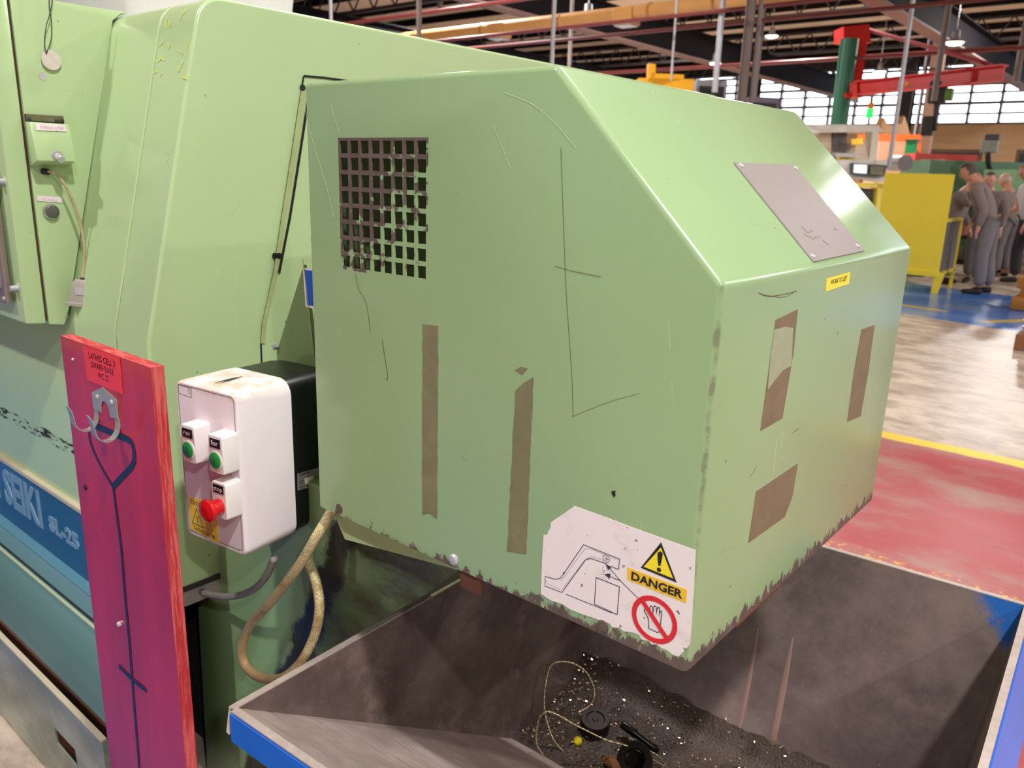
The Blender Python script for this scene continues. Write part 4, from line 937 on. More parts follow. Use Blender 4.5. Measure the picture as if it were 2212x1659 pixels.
# ================================================================== SWARF BIN
KS = (1.45 - .66) / .67
ZR = .66
NL, FL, FR = [Vector((a * KS, b * KS, ZR)) for a, b in ((-.816, .462), (-.858, 1.428), (-.098, 1.468))]; NR = NL + FR - FL
ZBb = 1.45 - 1.05 * KS
bNL, bFL, bFR, bNR = [Vector((a * KS, b * KS, ZBb)) for a, b in ((-.784, 1.044), (-.813, 1.229), (-.135, 1.2647), (-.112, 1.06))]
BC = Vector((-.54, 1.18, 0))
binr = thing('swarf_bin', 'blue steel tipping swarf bin with a dirty dark inside', 'bin', BC)
def bin_in(name, a, b, streak, blue=None, sc=(1, 1, 1), rot=(0, 0, 0), rough=.4, amt=.5):
    t = NT(name); x, y, z = t.sep()
    c = t.mix(t.ramp(t.noise(5, 7, .7), .3, .7), lin(a), lin(b))
    s = t.ramp(t.noise(streak, 5, .7, t.mapv(sc, rot)), .5, .72); c = t.mix(t.math('MULTIPLY', s, amt), c, lin((150, 128, 118)))
    g = t.ramp(t.noise(130, 2), .75, .8); c = t.mix(t.math('MULTIPLY', g, .7), c, lin((190, 176, 166)))
    if blue:
        bx, bz, k = blue
        d = t.math('ADD', t.math('SUBTRACT', bx, x), t.math('MULTIPLY', t.math('SUBTRACT', bz, z), .9))
        m = t.ramp(t.math('ADD', d, t.math('MULTIPLY', t.math('SUBTRACT', t.noise(40, 6, .75), .5), .12)), k + .03, k - .01)
        c = t.mix(m, c, lin((24, 94, 176)))
    t.col(c); t.set('Roughness', rough); t.set('Metallic', .25); return t.m
M_bin = bin_in('bin_dark', (84, 70, 66), (118, 102, 96), 12)
M_bfar = bin_in('bin_far', (84, 72, 70), (124, 108, 104), 9, (FR.x - BC.x, ZR, .07), rough=.4, amt=.3)
M_bnear = bin_in('bin_near', (160, 144, 138), (200, 182, 176), 26, None, (.35, 6, 1), (0, 0, .1), .36, .8)
M_binblue = mat('bin_blue', (26, 92, 190), .28, var=.2, vs=14, coat=.3)
M_rim = mat('bare_rim', (196, 182, 174), .35, .4, var=.3, vs=60)
def wall(name, q, m, th=.003, sub=None):
    n = (q[1] - q[0]).cross(q[2] - q[0]).normalized(); cen = sum(q, Vector()) / 4
    if n.dot(Vector((BC.x, BC.y, .5)) - cen) > 0: n = -n
    bm = B(); prism(bm, q, n * th)
    return obj(name, bm, m, binr), n
wall('side_wall', [NL, FL, bFL, bNL], [M_bin]); wall('back_wall', [FL, FR, bFR, bFL], [M_bfar]); wall('side_wall', [FR, NR, bNR, bFR], [M_bin]); wall('front_wall', [NR, NL, bNL, bNR], [M_bnear])
bm = B(); prism(bm, [bNL, bFL, bFR, bNR], (0, 0, -.004)); obj('base_plate', bm, M_bin, binr)
# outer skin below so that the bin is closed and stands on the floor
bm = B(); rowsb = []
for (z_, k_) in ((ZR - .03, 0), (ZBb - .02, 1)):
    q = [NL, FL, FR, NR] if not k_ else [bNL, bFL, bFR, bNR]; cen = sum(q, Vector()) / 4
    rowsb.append([bm.verts.new(Vector((cen.x + (p.x - cen.x) * 1.012, cen.y + (p.y - cen.y) * (1.012 if not k_ else 1.12), z_))) for p in q])
for i in range(4): bm.faces.new((rowsb[0][i], rowsb[0][(i + 1) % 4], rowsb[1][(i + 1) % 4], rowsb[1][i]))
bm.faces.new(rowsb[1]); obj('outer_skin', bm, M_binblue, binr)
for (a_, b_, nm) in ((NL, FL, 'rim_flange'), (FL, FR, 'rim_flange'), (FR, NR, 'rim_flange'), (NR, NL, 'rim_flange')):
    d = (b_ - a_).normalized(); out_ = d.cross(Z); cen = Vector((BC.x, BC.y, ZR))
    if out_.dot((a_ + b_) / 2 - cen) < 0: out_ = -out_
    wide = .045 if nm and (a_ is FR) else .012
    bm = B()
    prism(bm, [a_ - d * .004 + Z * .002, b_ + d * .0 + Z * .002, b_ + out_ * .012 + Z * .002 + d * .0, a_ + out_ * .012 + Z * .002 - d * .008], (0, 0, -.003)); r_ = obj('rim_flange', bm, M_rim, binr)
    bm = B(); prism(bm, [a_ + out_ * .0121 - Z * .0012, b_ + out_ * .0121 - Z * .0012, b_ + out_ * (.0121 + (.03 if a_ is FR else 0)) - Z * .049, a_ + out_ * (.0121 + (.03 if a_ is FR else 0)) - Z * .049], out_ * .003, .0008); obj('flange_skirt', bm, M_binblue, r_)
bm = B(); cc = NL + Vector((-.010, -.006, -.004)); prism(bm, [cc, cc + Vector((-.004, -.001, 0)), cc + Vector((.004, -.012, -.03)), cc + Vector((.008, -.010, -.034))], (0, .003, 0)); obj('torn_corner', bm, M_rim, binr)
for (x_, y_) in ((-.87, 1.23), (-.87, 1.40), (-.21, 1.21), (-.21, 1.33)):
    bm = B(); box(bm, (x_ - .03, y_ - .03, 0), (x_ + .03, y_ + .03, ZBb - .018)); obj('leg', bm, M_binblue, binr)
# weld runs on the back wall
nb = (FR - FL).cross(bFL - FL).normalized(); nb = nb if nb.y < 0 else -nb
def bw(px, py, e=.001): return onp(px, py, FL + nb * e, nb)
M_weld = mat('weld_streak', (132, 104, 96), .5, var=.2)
for pts, w in (([(1637, 1355), (1632, 1390), (1618, 1470), (1606, 1530), (1596, 1572)], .010), ([(1712, 1378), (1706, 1410), (1695, 1470), (1682, 1540), (1670, 1600)], .013)):
    bm = B(); P_ = spline([bw(*p, .0002) for p in pts], 4); n_ = len(P_); rows = []
    dirx = (FR - FL).normalized()
    for i, p in enumerate(P_):
        ww = w * (.35 + .65 * min(1, i / n_ * 2)) / 2; rows.append([bm.verts.new(p - dirx * ww), bm.verts.new(p + nb * .0018), bm.verts.new(p + dirx * ww)])
    for a, b in zip(rows, rows[1:]):
        for i in range(2): bm.faces.new((a[i], a[i + 1], b[i + 1], b[i]))
    obj('weld_run', bm, M_weld, binr, None, True)
# ------------------------------------------------ contents
def fl(px, py, z=ZBb + .02): return on(px, py, 2, z)
rs = random.Random(11)
def in_quad_bottom():
    s, t = rs.random(), rs.random(); a = bNL.lerp(bNR, s); b = bFL.lerp(bFR, s); return a.lerp(b, t)
# dirt mound
bm = B(); NX, NY = 46, 14; g = []
for i in range(NX + 1):
    row = []
    for j in range(NY + 1):
        s = -.04 + i / NX * 1.08; t_ = j / NY * 1.5 - .35; a = bNL.lerp(bNR, s); b = bFL.lerp(bFR, s); p = a.lerp(b, t_)
        h = .018 + .026 * math.exp(-((s - .12) / .2) ** 2) + .010 * rs.random() * (1 if 0 < i < NX else 0)
        if t_ < 0: q_ = t_ / -.35; h = h * (1 - q_) + q_ * (.35 * (b.y - a.y) * .65 - .004)
        if t_ > 1: h += (t_ - 1) * .3
        row.append(bm.verts.new((p.x + (.0 if 0 < i < NX else 0), p.y, ZBb + h)))
    g.append(row)
for i in range(NX):
    for j in range(NY): bm.faces.new((g[i][j], g[i + 1][j], g[i + 1][j + 1], g[i][j + 1]))
tag(obj('swarf_bed', bm, mat('swarf_dirt', (60, 46, 38), .45, .3, var=.5, vs=60, bump=1, bs=200), None, (BC.x, 1.3, ZBb), .9), 'dark oily layer of metal dust in the bottom of the bin', 'swarf', None, 'stuff')
bm = B()
for i in range(5200):
    s = rs.random() ** 1.6; t_ = rs.uniform(-.25, 1.15); a = bNL.lerp(bNR, s); b = bFL.lerp(bFR, s); p = a.lerp(b, t_)
    h = (.025 + .026 * math.exp(-((s - .12) / .2) ** 2)) * (1 + min(0, t_) * 1.6) + (-t_ * (b.y - a.y) * .62 if t_ < 0 else 0) + ((t_ - 1) * .3 if t_ > 1 else 0)
    p = Vector((p.x, p.y, ZBb + h + rs.uniform(-.003, .004)))
    d = Vector((rs.gauss(0, 1), rs.gauss(0, 1), rs.gauss(0, .5))).normalized(); u = d.orthogonal().normalized(); L = rs.uniform(.0008, .0030); w = L * rs.uniform(.25, .6)
    v = [bm.verts.new(p - d * L - u * w), bm.verts.new(p + d * L - u * w), bm.verts.new(p + d * L * .8 + u * w + d.cross(u) * w), bm.verts.new(p - d * L * .8 + u * w + d.cross(u) * w)]
    bm.faces.new(v)
tag(obj('swarf_chips', bm, mat('chip_metal', (190, 168, 150), .22, .95, var=.3, vs=200), None, (BC.x, 1.3, ZBb)), 'scattered bright metal chips lying in the bottom of the bin', 'swarf', None, 'stuff')
# loose specks on the back wall
dc = FWD.dot(fl(1300, 1570) - CAM)
def cv_(x, y, dz=0): return dep(1050 + x / 4.022, 1380 + y / 4.022, dc - .13 + dz)
M_strand = mat('brassy_swarf', (214, 200, 160), .25, .7, var=.15, vs=200)
def strand(pts, lab, r=.0019):
    P_ = spline(pts, 14); n_ = len(P_)
    bm = B(); tube(bm, P_, r, 6, True, lambda t: .75 + .35 * math.sin(t * n_ * 1.7))
    tag(obj('swarf_strand', bm, M_strand, None, pts[0], True), lab, 'swarf strand')
strand([cv_(600, 1122, .02), cv_(500, 1010, .0), cv_(440, 900, -.01), cv_(452, 720, -.02), cv_(520, 635, -.02), cv_(620, 660, -.02), cv_(760, 740, -.02), cv_(900, 810, -.02), cv_(1050, 880, -.02), cv_(1280, 950, -.015), cv_(1450, 1050, -.01), cv_(1560, 1110, 0)], 'long coiled metal strand sweeping low across the chips, in front of the taller loop')
strand([cv_(790, 1120, .0), cv_(690, 1000, .01), cv_(590, 880, .02), cv_(530, 720, .03), cv_(505, 560, .04), cv_(520, 380, .05), cv_(560, 240, .06), cv_(640, 200, .06), cv_(760, 215, .06), cv_(870, 290, .05), cv_(930, 400, .05), cv_(940, 500, .04), cv_(900, 580, .04), cv_(800, 640, .03)], 'tall standing loop of thin coiled metal strand at the bin corner')
strand([cv_(1560, 1100, .01), cv_(1500, 1020, .0), cv_(1380, 950, .0), cv_(1250, 865, .0), cv_(1260, 900, .0), cv_(1290, 950, -.005), cv_(1400, 1010, -.005)], 'short doubled strand beside the black bar')
M_oil = mat('oily_steel', (52, 46, 46), .25, .6, var=.2, vs=60)
bz_ = fl(1276, 1585, ZBb + .04)
bm = B(); lathe(bm, [(.032, 0), (.033, .004), (.033, .033), (.031, .037), (.021, .037), (.019, .034), (.007, .034), (.005, .036)], bz_ + Vector((0, .015, .0)), (0.1, -.15, 1), 32)
tag(obj('steel_cup', bm, M_oil, None, bz_, math.radians(40)), 'dark round steel cup end lying flat beside the yellow nut', 'machined part')
rz = fl(1371, 1640, ZBb + .065)
bm = B(); lathe(bm, [(.036, -.03), (.037, 0), (.035, .003), (.022, .003), (.0205, .001), (.0205, -.028)], rz, (.25, -.75, .9), 32); 
tag(obj('steel_ring', bm, M_oil, None, rz, math.radians(40)), 'dark steel tube end facing up at the bottom edge of the picture', 'machined part')
a_ = cv_(1175, 735, .06); b_ = cv_(1300, 830, .05); c_ = cv_(1455, 945, .045)
bm = B(); lathe(bm, [(.0075, 0), (.009, .002), (.009, (b_ - a_).length), (.0068, (b_ - a_).length + .001), (.0068, (c_ - a_).length - .004), (.0082, (c_ - a_).length - .003), (.0082, (c_ - a_).length + .004), (.005, (c_ - a_).length + .012)], a_, c_ - a_, 20)
tag(obj('boring_bar', bm, mat('black_oxide', (20, 20, 24), .3, .5), None, a_, math.radians(40)), 'black stepped tool bar leaning among the chips', 'tool bar')
y_ = fl(1050 + 797 / 4.022, 1380 + 890 / 4.022, ZBb + .055)
bm = B(); lathe(bm, [(.0085, -.006), (.0095, -.002), (.0095, .004), (.0075, .007), (.0045, .007)], y_, (.1, -.5, .8), 8)
tag(obj('plastic_nut', bm, M_yel, None, y_, None), 'small yellow plastic nut on the chips', 'nut')
r_ = fl(1322, 1648, ZBb + .05)
bm = B(); bmesh.ops.create_icosphere(bm, subdivisions=2, radius=.018, matrix=Matrix.Translation(r_) @ Matrix.Diagonal((1.2, .8, .7, 1)))
for v in bm.verts: v.co += Vector((rs.gauss(0, .0015), rs.gauss(0, .0015), rs.gauss(0, .0015)))
tag(obj('rusty_lump', bm, mat('rusty_lump', (128, 84, 48), .8, .2, var=.4, vs=60), None, r_), 'rusty brown lump of metal beside the steel tube end', 'scrap')

# ================================================================== BACKGROUND THINGS
def bx_(name, lo, hi, m, parent=None, bev=0, loc=None):
    bm = B(); box(bm, lo, hi, bev=bev); return obj(name, bm, m, parent, loc)
def hz(px, py, Yv): return on(px, py, 1, Yv)
# ---- jib crane: green column, red head and arm
M_jg = mat('crane_green', (44, 108, 80), .4, var=.1); M_jr = mat('crane_red', (206, 36, 34), .4, var=.1); M_ry = mat('rail_yellow', (226, 170, 30), .4)
DJ = 19.0; jb = dep(1812, 268, DJ); jt = dep(1830, 92, DJ); jx, jy = jb.x, jb.y
jc = thing('jib_crane', 'green column crane with long red swinging arm and tie rod', 'crane', (jx, jy, 0))
bm = B(); cyl(bm, (jx, jy, 0), (jx, jy, jt.z), .2, 28); cyl(bm, (jx, jy, 0), (jx, jy, .04), .5, 24); obj('column', bm, M_jg, jc, None, .6)
def onplane_j(px, py): # vertical plane through the column that holds the arm
    n = Vector((-.55, .83, 0)); return onp(px, py, Vector((jx, jy, 0)), FW)
J = lambda px, py, dz=0: dep(px, py, DJ + dz)
bm = B(); q = [J(1812, 62), J(1866, 57), J(1870, 96), J(1812, 92)]; plate(bm, [p - FW * .3 for p in q], FW, .6); obj('head_bracket', bm, M_jr, jc)
bm = B(); plate(bm, [J(1851, 96, -.3), J(1873, 57, -.3), J(1873, 96, -.3), J(1861, 187, -.3), J(1842, 187, -.3)], FW, .35); obj('head_upright', bm, M_jr, jc)
bm = B(); tube(bm, [J(1826, 206, -.4), J(1862, 206, -.4)], .07, 4); tube(bm, [J(1846, 180, -.4), J(1846, 212, -.4)], .12, 4); obj('lower_bracket', bm, M_jr, jc)
a0, a1 = J(1850, 192, -.4), dep(2168, 158, DJ - 3.5)
bm = B(); d_ = (a1 - a0).normalized(); s_ = d_.cross(Z).normalized()
for dz_ in (-.15, .13): prism(bm, [a0 + s_ * .12 + Z * dz_, a0 - s_ * .12 + Z * dz_, a1 - s_ * .12 + Z * dz_, a1 + s_ * .12 + Z * dz_], (0, 0, .03))
prism(bm, [a0 + s_ * .02 - Z * .15, a0 - s_ * .02 - Z * .15, a1 - s_ * .02 - Z * .15, a1 + s_ * .02 - Z * .15], (0, 0, .3)); arm = obj('arm', bm, M_jr, jc)
for (px, py, dd) in ((1878, 190, DJ - .5), (1962, 178, DJ - 1.6)):
    bm = B(); bmesh.ops.create_icosphere(bm, subdivisions=2, radius=.07, matrix=Matrix.Translation(dep(px, py + 4, dd))); obj('trolley_stop', bm, M_ry, arm)
bm = B(); q0, q1 = a0.lerp(a1, .6), a0.lerp(a1, .78); plate(bm, [q0 - s_ * .03 - Z * .05, q1 - s_ * .03 - Z * .05, q1 - s_ * .03 + Z * .1, q0 - s_ * .03 + Z * .1], -FW, .02); obj('load_plate', bm, mat('faded_plate', (212, 120, 116), .5), arm)
bm = B(); tube(bm, [J(1868, 62), dep(2140, 140, DJ - 3.2)], .045, 6); obj('tie_rod', bm, mat('rod_red', (150, 50, 56), .5), jc)
hp_ = dep(2028, 186, DJ - 2.2)
bm = B(); box(bm, (hp_.x - .16, hp_.y - .12, hp_.z - .35), (hp_.x + .16, hp_.y + .12, hp_.z + .1), bev=.03); hs = thing('chain_hoist', 'dark chain hoist hanging from the red crane arm', 'hoist', hp_); obj('hoist_body', bm, M_dark, hs)
bm = B(); tube(bm, [hp_ - Z * .3, hp_ - Z * .9 + X * .05], .05, 6); box(bm, (hp_.x - .2, hp_.y - .1, hp_.z - 1.0), (hp_.x + .02, hp_.y + .1, hp_.z - .6), bev=.03); obj('chain_bag', bm, M_dark, hs)
bm = B(); box(bm, (hp_.x + .1, hp_.y - .1, hp_.z - .3), (hp_.x + .3, hp_.y + .1, hp_.z - .05), bev=.02); obj('hook_block', bm, mat('hoist_green', (96, 140, 60), .4), hs)
# ---- yellow overhead hoist behind the guard
M_ylw = mat('crane_yellow', (232, 164, 26), .4, var=.1)
yc = dep(1450, 165, 13)
yt = thing('overhead_hoist', 'bright yellow overhead hoist beam showing just above the guard top edge', 'hoist', yc)
for (u0, v0, u1, v1, th, nm) in ((1380, 168, 1500, 195, .5, 'beam'), (1408, 158, 1478, 170, .4, 'beam_cap'), (1402, 136, 1417, 160, .25, 'lifting_eye')):
    q = [dep(u0, v0, 13), dep(u1, v0 + 3, 13), dep(u1 - 1, v1, 13), dep(u0 - 1, v1 + 20, 13)]
    bm = B(); plate(bm, q, FW, th); obj(nm, bm, M_ylw, yt)
bm = B(); cyl(bm, (yc.x, yc.y, yc.z - .2), (yc.x, yc.y, HZ - .3), .02, 8); obj('hanger_cable', bm, M_galv, yt)
# ---- grey cabinets seen over the guard
for i, (u0, v0, u1, v1, c_, lab) in enumerate(((1506, 172, 1572, 240, (150, 148, 152), 'grey metal cabinet top showing between hoist and thick conduit'),
                                              (1622, 208, 1684, 260, (112, 100, 112), 'purple grey fan housing showing over the guard top, right of the conduits'))):
    dd = 14; q = [dep(u0, v0, dd), dep(u1, v0 + 3, dd), dep(u1 - 1, v1, dd), dep(u0 - 1, v1, dd)]
    t_ = thing('metal_cabinet' if i == 0 else 'fan_housing', lab, 'cabinet' if i == 0 else 'housing', (q[3].x, q[3].y, 0))
    bm = B(); plate(bm, q[:2] + [Vector((q[2].x, q[2].y, .0)), Vector((q[3].x, q[3].y, .0))], FW, .8); obj('body', bm, mat('cab_%d' % i, c_, .4, .2), t_)
    bm = B(); plate(bm, [p - FW * .02 for p in (q[0].lerp(q[1], .1) - Z * .1, q[0].lerp(q[1], .9) - Z * .1, q[0].lerp(q[1], .9) - Z * .35, q[0].lerp(q[1], .1) - Z * .35)], FW, .02); obj('vent_panel', bm, M_dark, t_)
# ---- yellow machine guard stand
M_yp = mat('stand_yellow', (250, 224, 62), .35, var=.05, vs=2)
YP = 12.1
def yp(px, py): return on(px, py, 1, YP)
f0 = yp(2018, 634); s0 = thing('yellow_stand', 'bright yellow sheet metal screen standing on thin legs', 'screen', (f0.x - .45, YP, 0))
tl, tr, br_, bl_ = yp(1912, 372), yp(2062, 378), yp(2040, 588), yp(1880, 578)
xl_, xr_ = (tl.x), (tr.x); zt2 = (tl.z + tr.z) / 2; zb2 = (br_.z + bl_.z) / 2
bx_('screen_panel', (xl_, YP, zb2), (xr_, YP + .03, zt2), M_yp, s0, .006)
bx_('bottom_rail', (xl_ - .1, YP - .02, zb2 - .06), (xr_, YP + .05, zb2 + .01), M_yp, s0, .004)
lx = yp(2026, 600).x
bm = B(); prism(bm, [(lx - .05, YP, zb2), (lx + .07, YP, zb2), (lx + .02, YP, 0), (lx - .06, YP, 0)], (0, .05, 0)); obj('leg', bm, M_yp, s0)
bx_('leg', (xl_ - .02, YP, 0), (xl_ + .05, YP + .05, zb2), M_yp, s0)
rx = on(2045, 628, 2, 0)
bx_('leg', (xr_ - .03, YP + .9, 0), (xr_ + .01, YP + .94, 1.0), M_yp, s0)
bx_('side_rail', (xr_ - .03, YP + .03, zb2 - .04), (xr_ + .01, YP + .94, zb2), M_yp, s0)
bx_('top_rail', (xr_ - .03, YP + .03, .96), (xr_ + .01, YP + .94, 1.0), M_yp, s0)
bx_('side_wall', (xr_ - .02, YP + .05, zb2), (xr_ - .01, YP + .9, .95), mat('stand_grey', (120, 112, 110), .5), s0)
bx_('back_tray', (xl_, YP + .05, .2), (xr_ - .2, YP + .9, .26), M_dark, s0)
# ---- milling machine with white control pendant
M_ivory = mat('ivory_enamel', (240, 234, 222), .4, var=.04)
def md(px, py, d=13.6): return dep(px, py, d)
mm = thing('milling_machine', 'ivory and yellow machining centre with screen and keypad behind the guard', 'machine', (md(1850, 560).x, md(1850, 560).y, 0))
def quad(name, pts, th, m, parent, d=13.6, bev=0):
    bm = B(); q = [md(*p, d) if len(p) == 2 else md(*p) for p in pts]; plate(bm, q, FW, th); return obj(name, bm, m, parent)
quad('control_pendant', [(1815, 345), (1922, 346), (1908, 394), (1838, 384), (1815, 378)], .25, M_ivory, mm)
cpd = quad('keypad_housing', [(1838, 352), (1916, 357), (1910, 382), (1838, 376)], .05, mat('pendant_grey', (70, 74, 78), .4), mm, 13.5)
quad('screen', [(1846, 355), (1873, 356), (1872, 375), (1845, 373)], .03, mat('bright_screen', (222, 232, 240), .3, emit=.9, var=0), cpd, 13.46)
quad('keypad', [(1882, 358), (1910, 360), (1907, 379), (1880, 377)], .02, mat('keypad_tan', (142, 134, 108), .5), cpd, 13.46)
quad('head_beam', [(1740, 268), (1898, 270), (1906, 284), (1740, 287)], .6, M_ivory, mm, 14)
quad('head_post', [(1885, 284), (1899, 284), (1893, 352), (1878, 345)], .3, M_ivory, mm, 14)
quad('spindle_cover', [(1850, 308), (1868, 306), (1878, 352), (1842, 352)], .5, mat('cream_cover', (222, 208, 190), .5), mm, 14)
quad('grey_cover', [(1800, 285), (1830, 285), (1828, 330), (1796, 328)], .5, mat('dark_cover', (104, 98, 106), .5), mm, 14.2)
quad('cream_cover', [(1766, 285), (1796, 285), (1796, 330), (1780, 322)], .5, mat('cream_cover_b', (216, 190, 168), .5), mm, 14.2)
quad('guide_tube', [(1805, 330), (1850, 332), (1850, 340), (1805, 338)], .2, M_galv, mm, 13.8)
for (u, v) in ((1815, 338), (1832, 340)): quad('yellow_bellows', [(u, v), (u + 12, v), (u + 10, v + 44), (u - 2, v + 40)], .2, M_yp, mm, 14)
quad('yellow_frame', [(1815, 394), (1908, 396), (1906, 406), (1815, 404)], .3, M_yp, mm); quad('yellow_frame', [(1896, 398), (1912, 398), (1905, 560), (1884, 560)], .3, M_yp, mm)
quad('grille_panel', [(1856, 406), (1886, 408), (1880, 560), (1850, 560)], .1, mat('dark_grille', (70, 66, 70), .5), mm, 13.7)
bb_ = mm; p0_ = md(1840, 545); 
bm = B(); box(bm, (p0_.x - 1.2, p0_.y - .2, 0), (p0_.x + .45, p0_.y + 1.6, .75), bev=.02); obj('machine_base', bm, M_yp, mm)
bm = B(); disc(bm, md(1950, 352, 14.4) - FW * .1, .14, FW, .5, 24); obj('motor_drum', bm, mat('motor_grey', (136, 128, 130), .4, .4), mm)
quad('yellow_lamp_head', [(1846, 300), (1864, 299), (1864, 310), (1847, 312)], .15, mat('lamp_amber', (250, 190, 60), .4, emit=.7), mm, 13.9)
# ---- orange beams and fin shaped fixtures, far
M_or = mat('safety_orange', (246, 96, 24), .4, var=.08)
of = thing('orange_gantry', 'orange steel gantry beam with diagonal brace behind the ivory machine', 'gantry', (dep(1950, 330, 22).x, dep(1950, 330, 22).y, 0))
for nm, q_, th in (('beam', [(1862, 290), (1990, 291), (1990, 306), (1862, 303)], .3), ('brace', [(1972, 305), (1990, 305), (1988, 332), (1980, 318)], .2)):
    bm = B(); plate(bm, [dep(*p, 22) for p in q_], FW, th); obj(nm, bm, M_or, of)
for u in (1868, 1980):
    a = dep(u, 298, 22); bx_('post', (a.x - .07, a.y, 0), (a.x + .07, a.y + .15, a.z), mat('gantry_post', (170, 90, 60), .5) if u == 1868 else bpy.data.materials['gantry_post'], of)
gp = dep(1968, 305, 21); g1 = thing('green_post', 'short bright green machine post right of the ivory machine', 'post', (gp.x, gp.y, 0))
bx_('post_body', (gp.x - .12, gp.y, 0), (gp.x + .12, gp.y + .25, gp.z), mat('bright_green', (20, 130, 70), .4), g1)
bx_('post_cap', (gp.x - .15, gp.y - .03, gp.z), (gp.x + .15, gp.y + .28, gp.z + .05), mat('dark_green', (20, 86, 52), .4), g1)
M_bz = mat('bronze_fin', (132, 92, 50), .5)
fz = dep(1955, 290, 26); ff = thing('bronze_hopper', 'brown hoppers with two pointed tops in front of the bright windows', 'hopper', (fz.x, fz.y, 0))
for (pts_) in ([(1900, 290), (1905, 268), (1911, 254), (1917, 268), (1930, 272), (1930, 290)], [(1932, 290), (1936, 272), (1948, 268), (1954, 250), (1960, 268), (1966, 290)]):
    bm = B(); plate(bm, [dep(*p, 26) for p in pts_], FW, .5); obj('hopper_body', bm, M_bz, ff)
bx_('hopper_stand', (fz.x - 1.2, fz.y, 0), (fz.x + .6, fz.y + .5, fz.z), M_bz, ff)
# ---- stack light with lit green lens
sl0 = dep(1879, 244, 17); slt = thing('signal_lamp', 'small signal lamp with its green lens lit, in front of the windows', 'lamp', (sl0.x, sl0.y, 0))
bm = B(); cyl(bm, (sl0.x, sl0.y, 0), (sl0.x, sl0.y, sl0.z - .1), .03, 8); obj('pole', bm, M_brownpole, slt)
bm = B(); cyl(bm, sl0 - Z * .1, sl0 + Z * .08, .07, 14); obj('green_lens', bm, mat('green_lens', (20, 230, 70), .3, emit=2, var=0), slt, None, .6)
bm = B(); cyl(bm, sl0 + Z * .08, sl0 + Z * .2, .06, 14); obj('amber_lens', bm, mat('amber_lens', (220, 120, 30), .3), slt, None, .6)
bm = B(); cyl(bm, sl0 + Z * .2, sl0 + Z * .34, .03, 10); obj('red_tip', bm, M_redpipe, slt, None, .6)
# ---- green machines and red shelving behind the people
M_mg = mat('machine_green', (96, 132, 104), .45, var=.08, vs=1); M_mg2 = mat('machine_green_light', (122, 160, 116), .45, var=.06, vs=1)
def bgbox(name, part, u0, v0, u1, v1, d, th, m, lab, cat, extra=()):
    q = [dep(u0, v1, d), dep(u1, v1, d)]; top = dep((u0 + u1) / 2, v0, d).z; lo = q[0]
    t_ = thing(name, lab, cat, ((q[0].x + q[1].x) / 2, (q[0].y + q[1].y) / 2, 0)); zlow = max(0, min(q[0].z, q[1].z))
    a, b = Vector((q[0].x, q[0].y, 0)), Vector((q[1].x, q[1].y, 0))
    bm = B(); prism(bm, [a, b, b + FW * th, a + FW * th], (0, 0, top)); o = obj(part, bm, m, t_)
    for (nm, x0_, y0_, x1_, y1_, mm_) in extra:
        bm = B(); plate(bm, [dep(x0_, y0_, d - .02) - FW * .03, dep(x1_, y0_, d - .02) - FW * .03, dep(x1_, y1_, d - .02) - FW * .03, dep(x0_, y1_, d - .02) - FW * .03], FW, .04); obj(nm, bm, mm_, t_)
    return t_
bgbox('long_lathe', 'bed', 1990, 350, 2290, 480, 15.5, 1.2, M_mg, 'long grey green lathe behind the group of workers', 'lathe', (('dark_slot', 2022, 362, 2062, 370, M_dark), ('headstock', 2120, 352, 2175, 420, M_mg2)))
bgbox('green_lathe_headstock', 'headstock', 2168, 368, 2290, 520, 14.2, 1.0, M_mg2, 'light green machine headstock behind the rightmost worker', 'machine', (('cover_plate', 2180, 392, 2205, 402, mat('pale_plate', (150, 180, 140), .5)),))
bgbox('red_shelf', 'shelf_body', 1975, 333, 2110, 352, 20, .6, mat('shelf_red', (186, 62, 52), .5), 'long low red shelving in front of the timber wall', 'shelf', (('pale_stock', 1990, 345, 2040, 352, M_ivory),))
bgbox('timber_store', 'store_body', 1895, 305, 1962, 345, 24, .8, mat('store_tan', (200, 156, 124), .6), 'tan storage rack with dark bottles left of the brown column', 'rack', (('bottle', 1934, 312, 1938, 322, M_dark), ('bottle', 1942, 311, 1946, 322, M_dark), ('bottle', 1949, 311, 1953, 322, M_dark)))
co = dep(2012, 200, 24); cb_ = thing('brown_column', 'rust brown steel column with grey pipes right of the crane column', 'column', (co.x, co.y, 0))
bx_('column_web', (co.x - .17, co.y, 0), (co.x + .17, co.y + .3, HZ - 1.45), mat('column_brown', (118, 84, 62), .6), cb_)
for s in (-.28, -.22): bm = B(); cyl(bm, (co.x + s, co.y - .05, 0), (co.x + s, co.y - .05, HZ - 1.5), .03, 8); obj('pipe', bm, M_galv if s < -.25 else M_dark, cb_)
gb = dep(2136, 318, 14.8); gt_ = thing('machine_readout', 'grey readout box on an arm above the balding workers', 'readout', (gb.x, gb.y, 0))
bx_('readout_box', (gb.x - .14, gb.y, gb.z - .1), (gb.x + .14, gb.y + .12, gb.z + .12), mat('readout_grey', (150, 152, 150), .4), gt_, .02)
bx_('readout_hood', (gb.x - .12, gb.y + .1, gb.z + .1), (gb.x + .12, gb.y + .25, gb.z + .24), mat('hood_dark', (82, 76, 78), .5), gt_, .02)
bm = B(); tube(bm, spline([gb - Z * .1, gb - Z * .3 + RT * .05, gb - Z * .42 + RT * .12], 4), .05, 8); cyl(bm, (gb.x + .1, gb.y + .1, 0), (gb.x + .1, gb.y + .1, gb.z - .4), .05, 8); obj('arm', bm, M_black, gt_, None, True)
